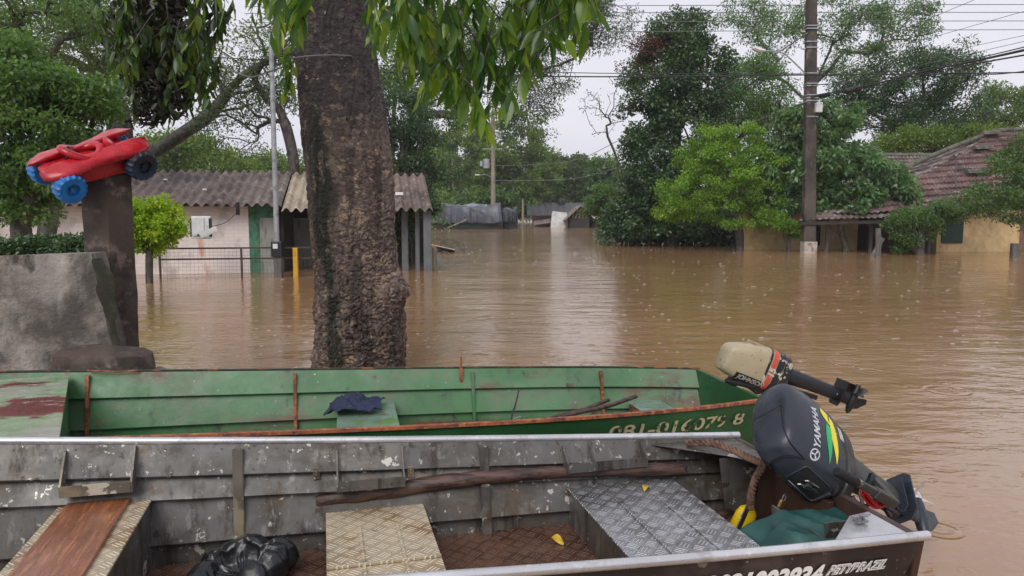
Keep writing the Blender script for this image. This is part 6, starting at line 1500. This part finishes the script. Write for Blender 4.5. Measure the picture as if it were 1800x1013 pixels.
# --- right
T('ivy_covered_tree', 'tall dark tree smothered in glossy ivy, with russet leaves on its left shoulder', 'tree', (1180, 40), [(1200, 60, 60, 50), (1160, 130, 65, 60), (1230, 130, 60, 60), (1140, 210, 50, 60), (1210, 210, 75, 60), (1150, 290, 60, 55), (1200, 330, 80, 60), (1125, 330, 34, 46)], 310, 30000, .18, .11, l_dark, .40, .62, seed=50, trunk=[(1180, 420, 0), (1185, 300, 0), (1195, 150, 0), (1200, 60, 0)], rtip=.02,
  extra=[([(1130, 100, 45, 35), (1160, 75, 40, 22), (1180, 110, 50, 30)], 3600, .16, l_red, 'russet_foliage')])
T('bushy_tree', 'olive green bushy tree between the ivy covered tree and the utility pole', 'tree', (1300, 44), [(1290, 190, 60, 50), (1340, 160, 60, 50), (1370, 220, 50, 50), (1260, 230, 50, 40), (1320, 130, 40, 30)], 150, 15000, .17, .07, l_mid, .3, .75, seed=51)
T('tall_airy_tree', 'tall airy tree with thin visible limbs behind the utility pole', 'tree', (1400, 52), [(1360, 60, 60, 50), (1300, 20, 50, 30), (1450, 30, 60, 45), (1520, 50, 60, 45), (1580, 20, 60, 35), (1480, 110, 50, 30), (1540, 100, 40, 30), (1340, 110, 40, 30), (1620, 50, 30, 30)], 220, 12000, .22, .08, l_mid, .21, .8, seed=52, trunk=[(1400, 420, 0), (1405, 300, 0), (1420, 200, 0), (1430, 150, 0)], bmat=m_bark, rtip=.018, wob=.10)
T('round_tree', 'large dark round crowned tree over the tiled roof', 'tree', (1600, 50), [(1600, 150, 90, 70), (1660, 120, 60, 50), (1550, 190, 60, 50), (1680, 190, 60, 50), (1620, 210, 90, 40), (1500, 180, 50, 50)], 240, 19000, .21, .09, l_dark, .34, .85, seed=53, bmat=m_bark, rtip=.03)
T('bushy_tree', 'hazy tree at the right edge behind the round crowned tree', 'tree', (1770, 66), [(1770, 190, 60, 50), (1800, 230, 50, 40), (1730, 220, 50, 40), (1850, 200, 60, 60)], 110, 9000, .30, .14, l_bamb, .4, 1.1, seed=54)
T('bushy_tree', 'olive yellow bush line directly behind the tiled roof', 'tree', (1640, 45.5), [(1600, 250, 50, 22), (1670, 245, 60, 24), (1740, 250, 50, 24), (1560, 262, 30, 18)], 90, 9000, .19, .09, l_bamb, .2, .7, seed=55)
T('feathery_tree', 'bright yellow green layered tree left of the utility pole', 'tree', (1300, 34.5), [(1255, 252, 50, 28), (1300, 240, 40, 24), (1225, 285, 45, 26), (1270, 310, 70, 40), (1200, 335, 50, 32), (1335, 290, 50, 42), (1325, 345, 50, 34), (1265, 370, 50, 22), (1300, 388, 62, 12), (1180, 365, 40, 24)], 210, 21000, .14, .055, l_fresh, .2, .40, seed=56, trunk=[(1300, 428, 0), (1298, 400, 0), (1285, 360, 0), (1280, 320, 0)], flat=.6, droop=.3)
T('broadleaf_bush', 'dark broad leaved bush mass at the waterline below the ivy covered tree', 'bush', (1140, 40), [(1096, 372, 30, 30), (1140, 360, 46, 30), (1185, 370, 58, 36), (1080, 397, 26, 12), (1120, 395, 60, 16), (1220, 390, 60, 26), (1350, 398, 30, 20), (1160, 330, 60, 30), (1290, 400, 50, 14)], 230, 19000, .22, .12, l_dark, .1, .6, seed=57, zmin=.1)
T('small_tree', 'light green tree at the waterline right of the gabled shed', 'tree', (1062, 60), [(1065, 350, 30, 26), (1050, 365, 24, 20), (1085, 362, 24, 24)], 60, 5500, .22, .12, l_mid, .15, .6, seed=58, zmin=.1)
T('feathery_bush', 'small bright feathery bush dipping into the water left of the pole foot', 'bush', (1385, 33.6), [(1375, 395, 28, 14), (1395, 405, 18, 14), (1360, 380, 25, 12)], 40, 2600, .13, .045, l_fresh, .05, .32, seed=59, zmin=.15, flat=.5)
T('broadleaf_tree', 'open tree with large blue green leaves and pale limbs around the utility pole', 'tree', (1480, 34.2), [(1400, 230, 45, 50), (1460, 210, 50, 45), (1380, 300, 50, 40), (1450, 290, 60, 45), (1520, 290, 55, 40), (1500, 345, 60, 30), (1420, 350, 45, 30), (1560, 335, 45, 30), (1380, 350, 40, 24)], 210, 12500, .27, .12, l_broad, .15, .45, seed=60, trunk=[(1487, 445, 0), (1478, 400, 0), (1478, 350, 0), (1450, 290, 0)], bmat=m_barkP, rtip=.02, flat=.6, droop=.7, wob=.16)
T('climbing_bush', 'dark green shrub with a thick dark stump in the water before the veranda', 'bush', (1618, 31.5), [(1600, 385, 45, 22), (1645, 372, 40, 16), (1590, 420, 22, 24), (1680, 380, 26, 12), (1640, 405, 18, 20)], 70, 3600, .13, .065, l_mid, .26, .32, seed=61, trunk=[(1615, 448, 0), (1618, 420, 0), (1620, 395, 0)], zmin=.2)
T('rose_bush', 'arching rose bush with pink blooms over the right end of the tiled roof', 'bush', (1800, 30), [(1775, 292, 40, 30), (1810, 265, 40, 36), (1750, 335, 45, 20), (1795, 345, 40, 32), (1700, 348, 40, 9), (1800, 385, 26, 16), (1735, 372, 36, 12)], 150, 7000, .115, .06, l_rose, .12, .36, seed=62, trunk=[(1830, 450, 0), (1815, 400, 0), (1800, 350, 0)], zmin=.6, wob=.2,
  extra=[([(1770, 300, 50, 40), (1790, 350, 40, 34)], 46, .09, M('pink_rose_petals', (.50, .16, .17), .6), 'rose_blooms')])
T('hedge_plant', 'mossy dark hedge growing along the top of the concrete wall', 'hedge', (70, 7.9), [(20, 440, 60, 12), (90, 437, 50, 14), (140, 432, 25, 12), (-40, 445, 60, 14)], 60, 5200, .055, .03, l_dark, .03, .16, seed=63, flat=.7)
# far woods: one mass along the horizon
g = np.random.default_rng(77); C = []
for i in range(900):
    a = g.uniform(-1.25, 1.25); r_ = g.uniform(135, 185); hgt = (7.5 + 3.5 * math.sin(a * 9) + 2 * math.sin(a * 23)) * g.random() ** .6
    C.append((r_ * math.sin(a), r_ * math.cos(a), hgt))
V, Fc = leaf_cloud(np.array(C), 2.6, 70000, .95, .55, 5, .8, .3); o = link('far_woods', fast_mesh('far_woods', V, Fc), l_far); tag(o, 'hazy far off wood closing the view along the horizon', 'woods', kind='stuff')
g = np.random.default_rng(78); C = []
for i in range(260):
    x = g.uniform(16, 60); C.append((x, 46 + x * .25 + g.uniform(0, 14), .3 + 4.2 * g.random() ** .7))
V, Fc = leaf_cloud(np.array(C), 1.3, 22000, .38, .2, 6, .8, .3); o = link('undergrowth', fast_mesh('undergrowth', V, Fc), l_mid); tag(o, 'tangled undergrowth on the bank behind the tiled house', 'undergrowth', kind='stuff')
g = np.random.default_rng(79); C = []
for i in range(200):
    x = g.uniform(-60, -6); C.append((x, 44 + g.uniform(0, 20), .2 + 4.0 * g.random() ** .7))
V, Fc = leaf_cloud(np.array(C), 1.3, 15000, .38, .2, 7, .8, .3); o = link('undergrowth', fast_mesh('undergrowth2', V, Fc), l_mid); tag(o, 'green undergrowth seen low behind the corrugated roofed house', 'undergrowth', kind='stuff')

g = np.random.default_rng(80); C = []
for i in range(170):
    x = g.uniform(5.5, 15.5); C.append((x, 41.5 - (x - 5.5) * .35 + g.uniform(0, 4), .1 + 1.6 * g.random()))
V, Fc = leaf_cloud(np.array(C), .7, 16000, .22, .13, 8, .8, .3); o = link('undergrowth', fast_mesh('undergrowth3', V, Fc), l_dark); tag(o, 'dark waterline undergrowth beneath the ivy covered tree', 'undergrowth', kind='stuff')
# =================================================================== damp air
m = MB(); m.box((0, 110, 14), (640, 520, 34)); o = m.build('haze', None); o['kind'] = 'stuff'
hz = bpy.data.materials.new('haze'); hz.use_nodes = True; hz.node_tree.nodes.clear()
ho = hz.node_tree.nodes.new('ShaderNodeOutputMaterial'); hv = hz.node_tree.nodes.new('ShaderNodeVolumePrincipled')
hv.inputs['Color'].default_value = (.93, .93, .96, 1); hv.inputs['Density'].default_value = .0006; hv.inputs['Anisotropy'].default_value = .2
hz.node_tree.links.new(hv.outputs[0], ho.inputs['Volume']); o.data.materials.append(hz)
tag(o, 'thin pale rain haze over the flooded street', 'haze', kind='stuff')
